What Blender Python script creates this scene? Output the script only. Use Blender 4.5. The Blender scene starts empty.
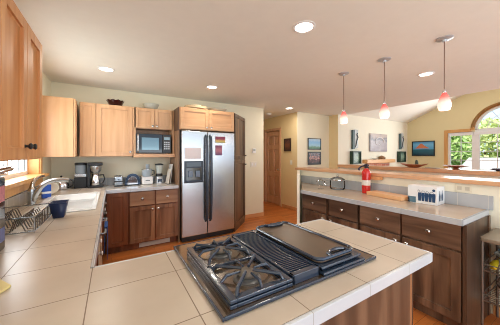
import bpy, bmesh, math, random
from mathutils import Vector, Matrix
random.seed(7)
R = math.radians
PI = math.pi
SC = bpy.context.scene
COL = SC.collection

# ------------------------------------------------------------------ camera, world, lights, exposure
YAW = 31.25
cd = bpy.data.cameras.new('camera'); cam = bpy.data.objects.new('camera', cd); COL.objects.link(cam)
cam.location = (0, 0, 1.40); cam.rotation_euler = (R(90), 0, R(-YAW))
cd.sensor_width = 36; cd.lens = 36 * 228 / 500; cd.shift_y = -8 / 500; cd.clip_start = 0.02
SC.camera = cam
SC.view_settings.view_transform = 'Standard'
try: SC.view_settings.look = 'None'
except Exception: pass
SC.view_settings.gamma = 1
SC.view_settings.use_curve_mapping = False
SC.view_settings.exposure = 0.12

SC.cycles.filter_width = 1.0
SC.cycles.use_adaptive_sampling = False
SC.cycles.sample_clamp_indirect = 4.0
SC.cycles.transparent_max_bounces = 32
SC.cycles.caustics_reflective = False; SC.cycles.transparent_max_bounces = 32
SC.cycles.caustics_refractive = False
w = bpy.data.worlds.new('sky'); SC.world = w; w.use_nodes = True
bg = w.node_tree.nodes['Background']
bg.inputs[0].default_value = (0.62, 0.79, 1.0, 1); bg.inputs[1].default_value = 1.45

def lamp(name, typ, loc, energy, color, rot=(0, 0, 0), **kw):
    l = bpy.data.lights.new(name, typ); l.energy = energy; l.color = color
    for k, v in kw.items(): setattr(l, k, v)
    o = bpy.data.objects.new(name, l); COL.objects.link(o); o.location = loc; o.rotation_euler = rot
    return o
# daylight through the left and living room windows, plus added upward fill behind camera
lamp('daylight_left_window', 'AREA', (-0.86, 3.05, 1.62), 18, (0.93, 0.97, 1.0), (0, R(-90), 0), shape='RECTANGLE', size=0.85, size_y=1.1)
lamp('daylight_living_window', 'AREA', (8.55, 1.6, 1.7), 70, (0.95, 0.98, 1.0), (0, R(90), 0), shape='RECTANGLE', size=1.6, size_y=2.4)
lamp('fill_behind', 'AREA', (1.6, -2.3, 1.0), 95, (0.95, 0.98, 1.0), (R(138), 0, 0), shape='RECTANGLE', size=5.5, size_y=1.9)
sun = lamp('sun', 'SUN', (0, 0, 8), 3.0, (1.0, 0.95, 0.86), Vector((.33, -.15, -.9)).to_track_quat('-Z', 'Y').to_euler(), angle=R(1.5))

# ------------------------------------------------------------------ materials
MATS = {}
def newmat(name):
    m = bpy.data.materials.new(name); m.use_nodes = True
    return m, m.node_tree, m.node_tree.nodes['Principled BSDF']
def srgb(r, g, b):
    f = lambda c: (c / 255 / 12.92) if c / 255 <= 0.04045 else ((c / 255 + 0.055) / 1.055) ** 2.4
    return (f(r), f(g), f(b), 1)
def mat(name, rgb, rough=0.5, metal=0.0, **kw):
    if name in MATS: return MATS[name]
    m, nt, b = newmat(name)
    b.inputs['Base Color'].default_value = srgb(*rgb); b.inputs['Roughness'].default_value = rough; b.inputs['Metallic'].default_value = metal
    # a faint procedural break-up of the colour
    n = nt.nodes.new('ShaderNodeTexNoise'); n.inputs['Scale'].default_value = kw.get('nscale', 9); n.inputs['Detail'].default_value = 3
    tc = nt.nodes.new('ShaderNodeTexCoord'); nt.links.new(tc.outputs['Object'], n.inputs['Vector'])
    mx = nt.nodes.new('ShaderNodeMix'); mx.data_type = 'RGBA'
    amt = kw.get('vary', 0.06)
    c = srgb(*rgb)
    mx.inputs[6].default_value = tuple(x * (1 - amt) for x in c[:3]) + (1,)
    mx.inputs[7].default_value = tuple(min(1, x * (1 + amt)) for x in c[:3]) + (1,)
    nt.links.new(n.outputs['Fac'], mx.inputs[0]); nt.links.new(mx.outputs[2], b.inputs['Base Color'])
    if kw.get('bump'):
        bp = nt.nodes.new('ShaderNodeBump'); bp.inputs['Strength'].default_value = kw['bump']; bp.inputs['Distance'].default_value = 0.002
        n2 = nt.nodes.new('ShaderNodeTexNoise'); n2.inputs['Scale'].default_value = kw.get('bscale', 120)
        nt.links.new(tc.outputs['Object'], n2.inputs['Vector']); nt.links.new(n2.outputs['Fac'], bp.inputs['Height']); nt.links.new(bp.outputs[0], b.inputs['Normal'])
    if kw.get('spec') is not None: b.inputs['Specular IOR Level'].default_value = kw['spec']
    if kw.get('coat'): b.inputs['Coat Weight'].default_value = kw['coat']
    MATS[name] = m
    return m
def glass(name, tint=(1, 1, 1), alpha=0.25, rough=0.02):
    m, nt, b = newmat(name)
    nt.nodes.remove(b)
    out = nt.nodes['Material Output']
    tr = nt.nodes.new('ShaderNodeBsdfTransparent'); tr.inputs[0].default_value = (*tint, 1)
    gl = nt.nodes.new('ShaderNodeBsdfGlossy'); gl.inputs[1].default_value = rough
    fr = nt.nodes.new('ShaderNodeLayerWeight'); fr.inputs[0].default_value = alpha
    mx = nt.nodes.new('ShaderNodeMixShader'); nt.links.new(fr.outputs['Fresnel'], mx.inputs[0])
    nt.links.new(tr.outputs[0], mx.inputs[1]); nt.links.new(gl.outputs[0], mx.inputs[2]); nt.links.new(mx.outputs[0], out.inputs[0])
    MATS[name] = m
    return m
def wood(name, c1, c2, rough=0.4, axis='Z', scale=1.0, knots=0.0, c3=None, spec=0.5):
    m, nt, b = newmat(name)
    tc = nt.nodes.new('ShaderNodeTexCoord'); mp = nt.nodes.new('ShaderNodeMapping')
    s = {'X': (1.2, 14, 14), 'Y': (14, 1.2, 14), 'Z': (14, 14, 1.2)}[axis]
    mp.inputs['Scale'].default_value = tuple(v * scale for v in s)
    nt.links.new(tc.outputs['Object'], mp.inputs[0])
    oi = nt.nodes.new('ShaderNodeObjectInfo')
    add = nt.nodes.new('ShaderNodeVectorMath'); add.operation = 'ADD'
    mul = nt.nodes.new('ShaderNodeMath'); mul.operation = 'MULTIPLY'; mul.inputs[1].default_value = 20
    nt.links.new(oi.outputs['Random'], mul.inputs[0]); nt.links.new(mp.outputs[0], add.inputs[0]); nt.links.new(mul.outputs[0], add.inputs[1])
    n = nt.nodes.new('ShaderNodeTexNoise'); n.inputs['Scale'].default_value = 1.0; n.inputs['Detail'].default_value = 5; n.inputs['Distortion'].default_value = 0.6
    nt.links.new(add.outputs[0], n.inputs['Vector'])
    cr = nt.nodes.new('ShaderNodeValToRGB'); cr.color_ramp.elements[0].position = 0.3; cr.color_ramp.elements[1].position = 0.7
    cr.color_ramp.elements[0].color = srgb(*c1); cr.color_ramp.elements[1].color = srgb(*c2)
    nt.links.new(n.outputs['Fac'], cr.inputs[0])
    src = cr.outputs[0]
    if knots:
        n2 = nt.nodes.new('ShaderNodeTexNoise'); n2.inputs['Scale'].default_value = .42; n2.inputs['Detail'].default_value = 4
        nt.links.new(add.outputs[0], n2.inputs['Vector'])
        c2r = nt.nodes.new('ShaderNodeValToRGB'); c2r.color_ramp.elements[0].position = 0.4; c2r.color_ramp.elements[1].position = 0.62
        c2r.color_ramp.elements[0].color = (0, 0, 0, 1); c2r.color_ramp.elements[1].color = (knots, knots, knots, 1)
        nt.links.new(n2.outputs['Fac'], c2r.inputs[0])
        mx = nt.nodes.new('ShaderNodeMix'); mx.data_type = 'RGBA'; mx.inputs[7].default_value = srgb(*c3)
        nt.links.new(c2r.outputs[0], mx.inputs[0]); nt.links.new(src, mx.inputs[6]); src = mx.outputs[2]
    nt.links.new(src, b.inputs['Base Color']); b.inputs['Roughness'].default_value = rough; b.inputs['Specular IOR Level'].default_value = spec
    MATS[name] = m
    return m
def tile(name, c1, c2, grout, sx, sy, x0, y0, gw=0.005, rough=0.25, zs=None, z0=0):
    """square tiles with a grout grid fixed to the room; optional vertical grid for splashes"""
    m, nt, b = newmat(name)
    geo = nt.nodes.new('ShaderNodeNewGeometry'); sp = nt.nodes.new('ShaderNodeSeparateXYZ'); nt.links.new(geo.outputs['Position'], sp.inputs[0])
    def line(sock, per, off):
        a = nt.nodes.new('ShaderNodeMath'); a.operation = 'SUBTRACT'; nt.links.new(sock, a.inputs[0]); a.inputs[1].default_value = off - gw / 2
        d = nt.nodes.new('ShaderNodeMath'); d.operation = 'FLOORED_MODULO'; nt.links.new(a.outputs[0], d.inputs[0]); d.inputs[1].default_value = per
        l = nt.nodes.new('ShaderNodeMath'); l.operation = 'LESS_THAN'; nt.links.new(d.outputs[0], l.inputs[0]); l.inputs[1].default_value = gw
        return l.outputs[0]
    def mx_(a, b_):
        q = nt.nodes.new('ShaderNodeMath'); q.operation = 'MAXIMUM'; nt.links.new(a, q.inputs[0]); nt.links.new(b_, q.inputs[1]); return q.outputs[0]
    ls = []
    if sx: ls.append(line(sp.outputs[0], sx, x0))
    if sy: ls.append(line(sp.outputs[1], sy, y0))
    if zs: ls.append(line(sp.outputs[2], zs, z0))
    g = ls[0]
    for q in ls[1:]: g = mx_(g, q)
    n = nt.nodes.new('ShaderNodeTexNoise'); n.inputs['Scale'].default_value = 3.5; n.inputs['Detail'].default_value = 4
    nt.links.new(geo.outputs['Position'], n.inputs['Vector'])
    cr = nt.nodes.new('ShaderNodeValToRGB'); cr.color_ramp.elements[0].position = 0.3; cr.color_ramp.elements[1].position = 0.7
    cr.color_ramp.elements[0].color = srgb(*c1); cr.color_ramp.elements[1].color = srgb(*c2); nt.links.new(n.outputs['Fac'], cr.inputs[0])
    mx = nt.nodes.new('ShaderNodeMix'); mx.data_type = 'RGBA'; nt.links.new(g, mx.inputs[0]); nt.links.new(cr.outputs[0], mx.inputs[6]); mx.inputs[7].default_value = srgb(*grout)
    nt.links.new(mx.outputs[2], b.inputs['Base Color'])
    ra = nt.nodes.new('ShaderNodeMath'); ra.operation = 'MULTIPLY_ADD'; ra.inputs[1].default_value = 0.5; ra.inputs[2].default_value = rough
    nt.links.new(g, ra.inputs[0]); nt.links.new(ra.outputs[0], b.inputs['Roughness'])
    MATS[name] = m
    return m

def planks(name):
    m, nt, b = newmat(name)
    geo = nt.nodes.new('ShaderNodeNewGeometry'); mp = nt.nodes.new('ShaderNodeMapping'); mp.inputs['Rotation'].default_value = (0, 0, 0)
    nt.links.new(geo.outputs['Position'], mp.inputs[0])
    br = nt.nodes.new('ShaderNodeTexBrick'); br.inputs['Scale'].default_value = 1; br.inputs['Brick Width'].default_value = 1.1; br.inputs['Row Height'].default_value = 0.082
    br.inputs['Mortar Size'].default_value = 0.0012; br.inputs['Color1'].default_value = srgb(196, 108, 48); br.inputs['Color2'].default_value = srgb(222, 138, 70); br.inputs['Mortar'].default_value = srgb(120, 58, 24)
    nt.links.new(mp.outputs[0], br.inputs['Vector'])
    n = nt.nodes.new('ShaderNodeTexNoise'); mp2 = nt.nodes.new('ShaderNodeMapping'); mp2.inputs['Scale'].default_value = (2, 22, 1)
    nt.links.new(geo.outputs['Position'], mp2.inputs[0]); nt.links.new(mp2.outputs[0], n.inputs['Vector']); n.inputs['Detail'].default_value = 4
    mx = nt.nodes.new('ShaderNodeMix'); mx.data_type = 'RGBA'; mx.blend_type = 'MULTIPLY'; mx.inputs[0].default_value = 0.5
    cr = nt.nodes.new('ShaderNodeValToRGB'); cr.color_ramp.elements[0].color = srgb(190, 150, 120); cr.color_ramp.elements[1].color = (1, 1, 1, 1)
    nt.links.new(n.outputs['Fac'], cr.inputs[0]); nt.links.new(br.outputs['Color'], mx.inputs[6]); nt.links.new(cr.outputs[0], mx.inputs[7])
    nt.links.new(mx.outputs[2], b.inputs['Base Color']); b.inputs['Roughness'].default_value = 0.3
    MATS[name] = m
    return m
def bricks(name):
    m, nt, b = newmat(name)
    tc = nt.nodes.new('ShaderNodeTexCoord'); mp = nt.nodes.new('ShaderNodeMapping'); mp.inputs['Rotation'].default_value = (R(90), 0, 0)
    nt.links.new(tc.outputs['Object'], mp.inputs[0])
    br = nt.nodes.new('ShaderNodeTexBrick'); br.inputs['Scale'].default_value = 1; br.inputs['Brick Width'].default_value = 0.21; br.inputs['Row Height'].default_value = 0.07
    br.inputs['Mortar Size'].default_value = 0.006; br.inputs['Color1'].default_value = srgb(205, 140, 115); br.inputs['Color2'].default_value = srgb(186, 112, 88); br.inputs['Mortar'].default_value = srgb(215, 195, 180)
    nt.links.new(mp.outputs[0], br.inputs['Vector']); nt.links.new(br.outputs['Color'], b.inputs['Base Color']); b.inputs['Roughness'].default_value = 0.9
    MATS[name] = m
    return m
def emis(name, rgb, s):
    m, nt, b = newmat(name); b.inputs['Base Color'].default_value = srgb(*rgb)
    b.inputs['Emission Color'].default_value = srgb(*rgb); b.inputs['Emission Strength'].default_value = s
    MATS[name] = m; return m
def picture(name, bands, scale=6, distort=2.0, kind='noise'):
    """a generic abstract or landscape picture: colour bands by height, broken up with noise"""
    m, nt, b = newmat(name)
    tc = nt.nodes.new('ShaderNodeTexCoord'); sp = nt.nodes.new('ShaderNodeSeparateXYZ'); nt.links.new(tc.outputs['Generated'], sp.inputs[0])
    n = nt.nodes.new('ShaderNodeTexNoise'); n.inputs['Scale'].default_value = scale; n.inputs['Detail'].default_value = 3; nt.links.new(tc.outputs['Generated'], n.inputs['Vector'])
    cr = nt.nodes.new('ShaderNodeValToRGB'); cr.color_ramp.interpolation = 'LINEAR'
    els = cr.color_ramp.elements
    els[0].position = bands[0][0]; els[0].color = srgb(*bands[0][1]); els[1].position = bands[-1][0]; els[1].color = srgb(*bands[-1][1])
    for p_, c_ in bands[1:-1]:
        e = els.new(p_); e.color = srgb(*c_)
    ma = nt.nodes.new('ShaderNodeMath'); ma.operation = 'MULTIPLY_ADD'; nt.links.new(n.outputs['Fac'], ma.inputs[0]); ma.inputs[1].default_value = distort; 
    sb = nt.nodes.new('ShaderNodeMath'); sb.operation = 'SUBTRACT'; nt.links.new(sp.outputs[2], sb.inputs[0]); sb.inputs[1].default_value = distort / 2
    nt.links.new(sb.outputs[0], ma.inputs[2]); nt.links.new(ma.outputs[0], cr.inputs[0]); nt.links.new(cr.outputs[0], b.inputs['Base Color']); b.inputs['Roughness'].default_value = 0.35
    MATS[name] = m; return m

wall_paint = mat('wall_cream', (240, 233, 208), 0.85, vary=0.02, bump=0.15)
wall_olive_by_light = mat('wall_olive_by_light', (230, 216, 172), 0.85, vary=0.02, bump=0.15)  # same wall paint, olive cast of the living room light in its colour
wall_tan_by_light = mat('wall_tan_by_light', (236, 214, 166), 0.85, vary=0.02, bump=0.15)  # same wall paint, warm hall light and jog shade put into the colour
wall_white = mat('wall_white', (244, 240, 222), 0.8, vary=0.02)
ceil_m = mat('ceiling_paint', (238, 236, 228), 0.9, vary=0.03, bump=0.35, bscale=70)
floor_m = planks('oak_floor')
maple = wood('maple', (200, 154, 112), (220, 178, 136), 0.33)
maple_h = wood('maple_horizontal', (200, 152, 110), (220, 176, 134), 0.33, axis='X')
maple_left = wood('maple_warm_lit', (194, 130, 78), (216, 160, 106), 0.5)  # same maple, orange light on the left run mixed into the colour
alder = wood('dark_alder', (76, 55, 42), (140, 108, 84), 0.34, knots=0.8, c3=(62, 42, 32))
alder_h = wood('dark_alder_horizontal', (80, 58, 45), (152, 118, 94), 0.34, axis='X', knots=0.8, c3=(66, 46, 34))
cherry = wood('red_alder', (112, 64, 40), (150, 92, 60), 0.33, knots=0.5, c3=(76, 36, 20))
cherry_l = wood('light_alder', (158, 116, 86), (188, 144, 110), 0.35, axis='X', knots=0.6, c3=(116, 78, 54))
cherry_v = wood('mid_alder', (124, 84, 60), (182, 134, 100), 0.35, knots=0.5, c3=(84, 46, 28))
side_v = wood('panel_alder', (140, 108, 84), (168, 134, 106), 0.4, knots=0.3, c3=(110, 84, 64))
oakbar = wood('bar_wood', (200, 146, 106), (226, 180, 140), 0.28, axis='Y')
casing = wood('window_casing_wood', (206, 148, 84), (224, 172, 108), 0.4)
doorwood = wood('door_wood', (206, 156, 122), (222, 176, 142), 0.4)
tilem = tile('counter_tile', (186, 173, 158), (202, 190, 175), (132, 117, 102), 0.30, 0.31, 0.23, 0.67, rough=0.3, gw=0.0036)
tileb = tile('peninsula_tile', (188, 168, 146), (206, 188, 166), (150, 140, 130), 0, 0.42, 0, 0.63, rough=0.16)
edget = tile('edge_tile', (190, 196, 204), (204, 208, 214), (156, 156, 154), 0.30, 0.31, 0.23, 0.67, rough=0.25, gw=0.003)
splash = tile('splash_tile', (166, 172, 178), (186, 190, 194), (205, 204, 198), 0.30, 0.31, 0.23, 0.67, rough=0.25, gw=0.005)
splashw = tile('splash_stone_tile', (150, 138, 122), (176, 164, 146), (190, 180, 165), 0.15, 0.15, 0.23, 0.67, rough=0.25, gw=0.004)
steel = mat('brushed_steel', (192, 197, 200), 0.26, 1.0, vary=0.03)
chrome = mat('chrome', (225, 226, 230), 0.12, 1.0, vary=0.01)
nickel = mat('nickel_knob', (200, 195, 188), 0.25, 1.0)
black = mat('black_plastic', (26, 28, 32), 0.35)
blackgl = mat('black_gloss', (20, 22, 27), 0.1, coat=0.4, vary=0.02)
iron = mat('enamel_blue_sheen', (40, 54, 74), 0.22, coat=0.6, vary=0.02)  # black enamel with its bluish sheen put into the base colour
hgrey = mat('handle_grey_blue', (62, 72, 86), 0.3, 0.3)
white = mat('white_plastic', (240, 240, 240), 0.4)
porcelain = mat('porcelain', (242, 242, 240), 0.2)
clear = glass('clear_glass', (0.985, 0.99, 0.99), 0.16)
pane = glass('window_glass', (1, 1, 1), 0.08)
vinyl = mat('white_vinyl', (238, 240, 242), 0.4)
griddle_m = mat('seasoned_iron', (98, 82, 68), 0.35, 0.2, vary=0.3, nscale=5)
red = mat('extinguisher_red', (205, 26, 22), 0.25, coat=0.5)
base_m = wood('oak_base', (212, 150, 98), (228, 170, 118), 0.4, axis='X')
bowlwood = wood('bowl_wood', (150, 74, 40), (184, 104, 60), 0.3, axis='X')

# ------------------------------------------------------------------ mesh builder
class M:
    def __init__(s): s.bm = bmesh.new()
    def box(s, x0, x1, y0, y1, z0, z1, bev=0.0, seg=2):
        t = bmesh.new(); bmesh.ops.create_cube(t, size=1)
        for v in t.verts: v.co = Vector(((x0 + x1) / 2 + v.co.x * (x1 - x0), (y0 + y1) / 2 + v.co.y * (y1 - y0), (z0 + z1) / 2 + v.co.z * (z1 - z0)))
        if bev: bmesh.ops.bevel(t, geom=list(t.edges), offset=bev, segments=seg, affect='EDGES', profile=0.5)
        s.add(t); return s
    def add(s, t, mtx=None):
        if mtx: bmesh.ops.transform(t, matrix=mtx, verts=t.verts)
        me = bpy.data.meshes.new('tmp'); t.to_mesh(me); t.free(); s.bm.from_mesh(me); bpy.data.meshes.remove(me)
    def rbox(s, c, size, rotz=0, bev=0.0, tilt=(0, 0)):
        t = bmesh.new(); bmesh.ops.create_cube(t, size=1)
        for v in t.verts: v.co = Vector((v.co.x * size[0], v.co.y * size[1], v.co.z * size[2]))
        if bev: bmesh.ops.bevel(t, geom=list(t.edges), offset=bev, segments=2, affect='EDGES', profile=0.5)
        s.add(t, Matrix.Translation(c) @ Matrix.Rotation(rotz, 4, 'Z') @ Matrix.Rotation(tilt[0], 4, 'X') @ Matrix.Rotation(tilt[1], 4, 'Y')); return s
    def lathe(s, prof, c=(0, 0, 0), seg=24, axis='Z', cap=True):
        t = bmesh.new(); rings = []
        for r, z in prof:
            r = max(r, 0.0001)
            rings.append([t.verts.new((r * math.cos(2 * PI * i / seg), r * math.sin(2 * PI * i / seg), z)) for i in range(seg)])
        for a, b in zip(rings, rings[1:]):
            for i in range(seg): t.faces.new((a[i], a[(i + 1) % seg], b[(i + 1) % seg], b[i]))
        if cap:
            if prof[0][0] > 0.0005: t.faces.new(rings[0][::-1])
            if prof[-1][0] > 0.0005: t.faces.new(rings[-1])
        rot = {'Z': Matrix.Identity(4), 'X': Matrix.Rotation(PI / 2, 4, 'Y'), 'Y': Matrix.Rotation(PI / 2, 4, 'X')}[axis]   # Z->X ; Z->-Y
        s.add(t, Matrix.Translation(c) @ rot); return s
    def tube(s, pts, r, seg=8, closed=False):
        pts = [Vector(p) for p in pts]; n = len(pts); t = bmesh.new(); rings = []
        rr = r if isinstance(r, (list, tuple)) else [r] * n
        up = None
        for i, p in enumerate(pts):
            if closed: d = pts[(i + 1) % n] - pts[i - 1]
            else: d = (pts[min(i + 1, n - 1)] - pts[max(i - 1, 0)])
            d.normalize()
            if up is None:
                up = Vector((0, 0, 1)) if abs(d.z) < 0.9 else Vector((1, 0, 0))
            a = d.cross(up).normalized(); b = a.cross(d).normalized(); up = b
            rings.append([t.verts.new(p + (a * math.cos(2 * PI * k / seg) + b * math.sin(2 * PI * k / seg)) * rr[i]) for k in range(seg)])
        m_ = n if closed else n - 1
        for i in range(m_):
            A, B = rings[i], rings[(i + 1) % n]
            for k in range(seg): t.faces.new((A[k], A[(k + 1) % seg], B[(k + 1) % seg], B[k]))
        if not closed: t.faces.new(rings[0][::-1]); t.faces.new(rings[-1])
        bmesh.ops.recalc_face_normals(t, faces=t.faces)
        s.add(t); return s
    def prism(s, poly, z0, z1, bev=0.0):
        t = bmesh.new(); a = [t.verts.new((x, y, z0)) for x, y in poly]; b = [t.verts.new((x, y, z1)) for x, y in poly]; n = len(poly)
        t.faces.new(a[::-1]); t.faces.new(b)
        for i in range(n): t.faces.new((a[i], a[(i + 1) % n], b[(i + 1) % n], b[i]))
        bmesh.ops.recalc_face_normals(t, faces=t.faces)
        if bev: bmesh.ops.bevel(t, geom=list(t.edges), offset=bev, segments=2, affect='EDGES', profile=0.5)
        s.add(t); return s
    def vprism(s, poly, y0, y1, bev=0.0):
        """outline in x,z extruded along y"""
        t = bmesh.new(); a = [t.verts.new((x, y0, z)) for x, z in poly]; b = [t.verts.new((x, y1, z)) for x, z in poly]; n = len(poly)
        t.faces.new(a[::-1]); t.faces.new(b)
        for i in range(n): t.faces.new((a[i], a[(i + 1) % n], b[(i + 1) % n], b[i]))
        bmesh.ops.recalc_face_normals(t, faces=t.faces)
        if bev: bmesh.ops.bevel(t, geom=list(t.edges), offset=bev, segments=2, affect='EDGES', profile=0.5)
        s.add(t); return s
    def poly(s, pts):
        s.bm.faces.new([s.bm.verts.new(p) for p in pts]); return s

def obj(name, m, material, parent=None, world=False):
    me = bpy.data.meshes.new(name)
    if parent is not None and world:
        bmesh.ops.transform(m.bm, matrix=parent_matrix(parent).inverted(), verts=m.bm.verts)
    o = bpy.data.objects.new(name, me)
    if parent is None:
        xs = [v.co for v in m.bm.verts]
        c = Vector(((min(v.x for v in xs) + max(v.x for v in xs)) / 2, (min(v.y for v in xs) + max(v.y for v in xs)) / 2, min(v.z for v in xs)))
        bmesh.ops.translate(m.bm, vec=-c, verts=m.bm.verts); o.location = c
    for e in m.bm.edges:
        e.smooth = not (len(e.link_faces) == 2 and e.calc_face_angle(0) > 0.7)
    for f in m.bm.faces: f.smooth = True
    m.bm.to_mesh(me); m.bm.free(); me.materials.append(material)
    COL.objects.link(o); o.parent = parent
    if len(me.polygons) < 6000:
        wn = o.modifiers.new('shading', 'WEIGHTED_NORMAL'); wn.keep_sharp = True; wn.weight = 100
    return o
def parent_matrix(p):
    mt = Matrix.Translation(p.location) @ p.rotation_euler.to_matrix().to_4x4()
    return parent_matrix(p.parent) @ mt if p.parent else mt
def tag(o, label, cat, group=None, kind=None):
    o['label'] = label; o['category'] = cat
    if group: o['group'] = group
    if kind: o['kind'] = kind
    return o
def thing(name, label, cat, loc=(0, 0, 0), rotz=0, group=None):
    o = bpy.data.objects.new(name, None); COL.objects.link(o); o.empty_display_size = 0.05
    o.location = loc; o.rotation_euler = (0, 0, rotz)
    return tag(o, label, cat, group)
def struct(name, m, material, parent=None, world=False):
    o = obj(name, m, material, parent, world)
    if parent is None: o['kind'] = 'structure'
    return o
def sempty(name, loc):
    o = bpy.data.objects.new(name, None); COL.objects.link(o); o.location = loc; o['kind'] = 'structure'; return o
def dup(root, loc, label, rotz=None):
    r = root.copy(); COL.objects.link(r); r.location = loc; r['label'] = label
    if rotz is not None: r.rotation_euler = (0, 0, rotz)
    for ch in list(root.children):
        c = ch.copy(); COL.objects.link(c); c.parent = r
        for g in ch.children:
            d = g.copy(); COL.objects.link(d); d.parent = c
    return r

# ------------------------------------------------------------------ the setting
LW, BW, CE = -0.745, 4.30, 2.45           # left wall x, back wall y, ceiling z
FX, FY, RX = 5.07, 3.91, 8.78             # living room corner and window wall
YB = -2.6
SL = 0.44
def vz(y): return 2.48 + SL * (FY - y) if y > 1.6 else 2.48 + SL * (FY - 1.6) - SL * (1.6 - y)
struct('floor', M().box(LW - .15, RX + .15, YB, 6.4, -0.1, 0), floor_m)
struct('ceiling', M().box(LW - .15, 5.28, YB, 6.4, CE, CE + 0.08), ceil_m)
# vaulted ceiling over the living room, with the upright face above the flat ceiling's edge
v = M()
v.vprism([(0, 0)] * 0 or [(FY + .1, vz(FY) - .044), (1.6, vz(1.6)), (YB, vz(YB)), (YB, vz(YB) + .1), (1.6, vz(1.6) + .1), (FY + .1, vz(FY) + .056)], -5.20, -(RX + .15))
bmesh.ops.transform(v.bm, matrix=Matrix.Rotation(R(90), 4, 'Z'), verts=v.bm.verts)
bmesh.ops.transform(v.bm, matrix=Matrix(((1, 0, 0, 0), (0, 1, 0, 0), (0, 0, 1, 0), (0, 0, 0, 1))), verts=v.bm.verts)
for q in v.bm.verts: q.co = Vector((q.co.x, q.co.y, q.co.z))
struct('ceiling', v, ceil_m)
u = M()
ys = [FY, 1.6, YB]
u.poly([(5.285, FY, CE), (5.285, 1.6, CE), (5.285, 1.6, vz(1.6)), (5.285, FY, vz(FY))]).poly([(5.285, 1.6, CE), (5.285, YB, CE), (5.285, YB, vz(YB)), (5.285, 1.6, vz(1.6))])
struct('trim_1', u, ceil_m)
# left wall with its window opening
W1 = (2.42, 3.66, 1.16, 2.06)
m = M(); t_ = 0.16
m.box(LW - t_, LW, YB, W1[0], 0, CE).box(LW - t_, LW, W1[1], BW, 0, CE).box(LW - t_, LW, W1[0], W1[1], 0, W1[2]).box(LW - t_, LW, W1[0], W1[1], W1[3], CE)
struct('wall_left', m, wall_paint)
struct('wall_back', M().box(LW - t_, 2.97, BW, BW + .15, 0, CE), wall_paint)
m = M().box(2.82, 2.97, BW + .15, 6.25, 0, CE); struct('wall_hall_left', m, wall_tan_by_light)
struct('wall_hall_back', M().box(2.82, 4.06, 6.25, 6.4, 0, CE), wall_tan_by_light)
struct('wall_hall_right', M().box(3.91, 4.06, 4.2, 4.83, 0, CE).box(3.91, 4.06, 5.61, 6.25, 0, CE).box(3.91, 4.06, 4.83, 5.61, 2.12, CE).box(4.0, 4.06, 4.83, 5.61, 0, 2.12), wall_tan_by_light)
struct('wall_middle', M().box(3.911, FX + .15, 4.195, 4.35, 0, CE), wall_paint)
struct('wall_jog', M().box(FX, FX + .15, FY, 4.195, 0, CE), wall_tan_by_light)
struct('wall_living', M().box(FX + .001, RX, FY - .003, FY + .15, 0, 2.52), wall_white)
# window wall: strips whose opening follows the rectangle and the arch
WY0, WY1, WS, WT, AC, AR = 0.40, 2.80, 0.92, 2.05, 1.6, 0.60
m = M()
N = 60
def opent(y):
    if y <= WY0 or y >= WY1: return None
    if abs(y - AC) < AR: return max(2.13, 2.10 + math.sqrt(AR * AR - (y - AC) ** 2))
    return WT
cuts = sorted(set([YB, FY, WY0, WY1, AC - AR, AC + AR] + [AC - AR + 2 * AR * (1 - math.cos(PI * i / 32)) / 2 for i in range(33)]))
for a, b in zip(cuts, cuts[1:]):
    mid = (a + b) / 2
    def q(y, f):
        return f(y)
    ta, tb = vz(a), vz(b)
    if opent(mid) is None: m.poly([(RX, a, 0), (RX, b, 0), (RX, b, tb), (RX, a, ta)])
    else:
        if abs(mid - AC) < AR:
            oa = 2.10 + math.sqrt(max(0, AR * AR - (a - AC) ** 2)); ob = 2.10 + math.sqrt(max(0, AR * AR - (b - AC) ** 2))
        else: oa = ob = WT
        m.poly([(RX, a, 0), (RX, b, 0), (RX, b, WS), (RX, a, WS)])
        m.poly([(RX, a, oa), (RX, b, ob), (RX, b, tb), (RX, a, ta)])
bmesh.ops.remove_doubles(m.bm, verts=m.bm.verts, dist=0.0005)
wr = struct('wall_right', m, wall_olive_by_light)
for p_ in wr.data.polygons: p_.use_smooth = False
wr.modifiers.clear()
so = wr.modifiers.new('thick', 'SOLIDIFY'); so.thickness = 0.12; so.offset = 0
# pony wall under the bar and its slanted white end
BX = 2.86
struct('wall_bar', M().box(BX, BX + .12, YB + .3, 3.02, 0, 1.125), wall_white)
ux, uy = 0.690, 0.724
p0 = Vector((2.232, 2.35)); p1 = p0 + Vector((ux, uy)) * 0.905; nn = Vector((-uy, ux)) * 0.036
struct('wall_bar_end', M().prism([tuple(p0), tuple(p1), tuple(p1 + nn), tuple(p0 + nn)], 0, 1.124), wall_white)
struct('trim_2', M().box(2.825, 3.16, YB + .3, 3.10, 1.126, 1.166, bev=.006), oakbar)
struct('wall_divider', M().box(5.10, 5.22, YB + .3, FY - .005, 0, 1.07), wall_white)
struct('trim_3', M().box(5.03, 5.30, YB + .3, FY - .006, 1.071, 1.14, bev=.006), bowlwood if False else oakbar)
# baseboards
def bb(n, *a): struct(n, M().box(*a, bev=.003), base_m)
bb('baseboard_back', 2.40, 2.975, BW - .015, BW, 0, .085)
bb('baseboard_hall_left', 2.971, 2.986, BW, 6.25, 0, .085)
bb('baseboard_hall_right', 3.895, 3.91, 4.2, 4.78, 0, .085)
bb('baseboard_middle', 3.895, FX, 4.18, 4.195, 0, .085)
bb('baseboard_bar', BX - .015, BX, YB + .3, 0.60, 0, .085)

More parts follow.
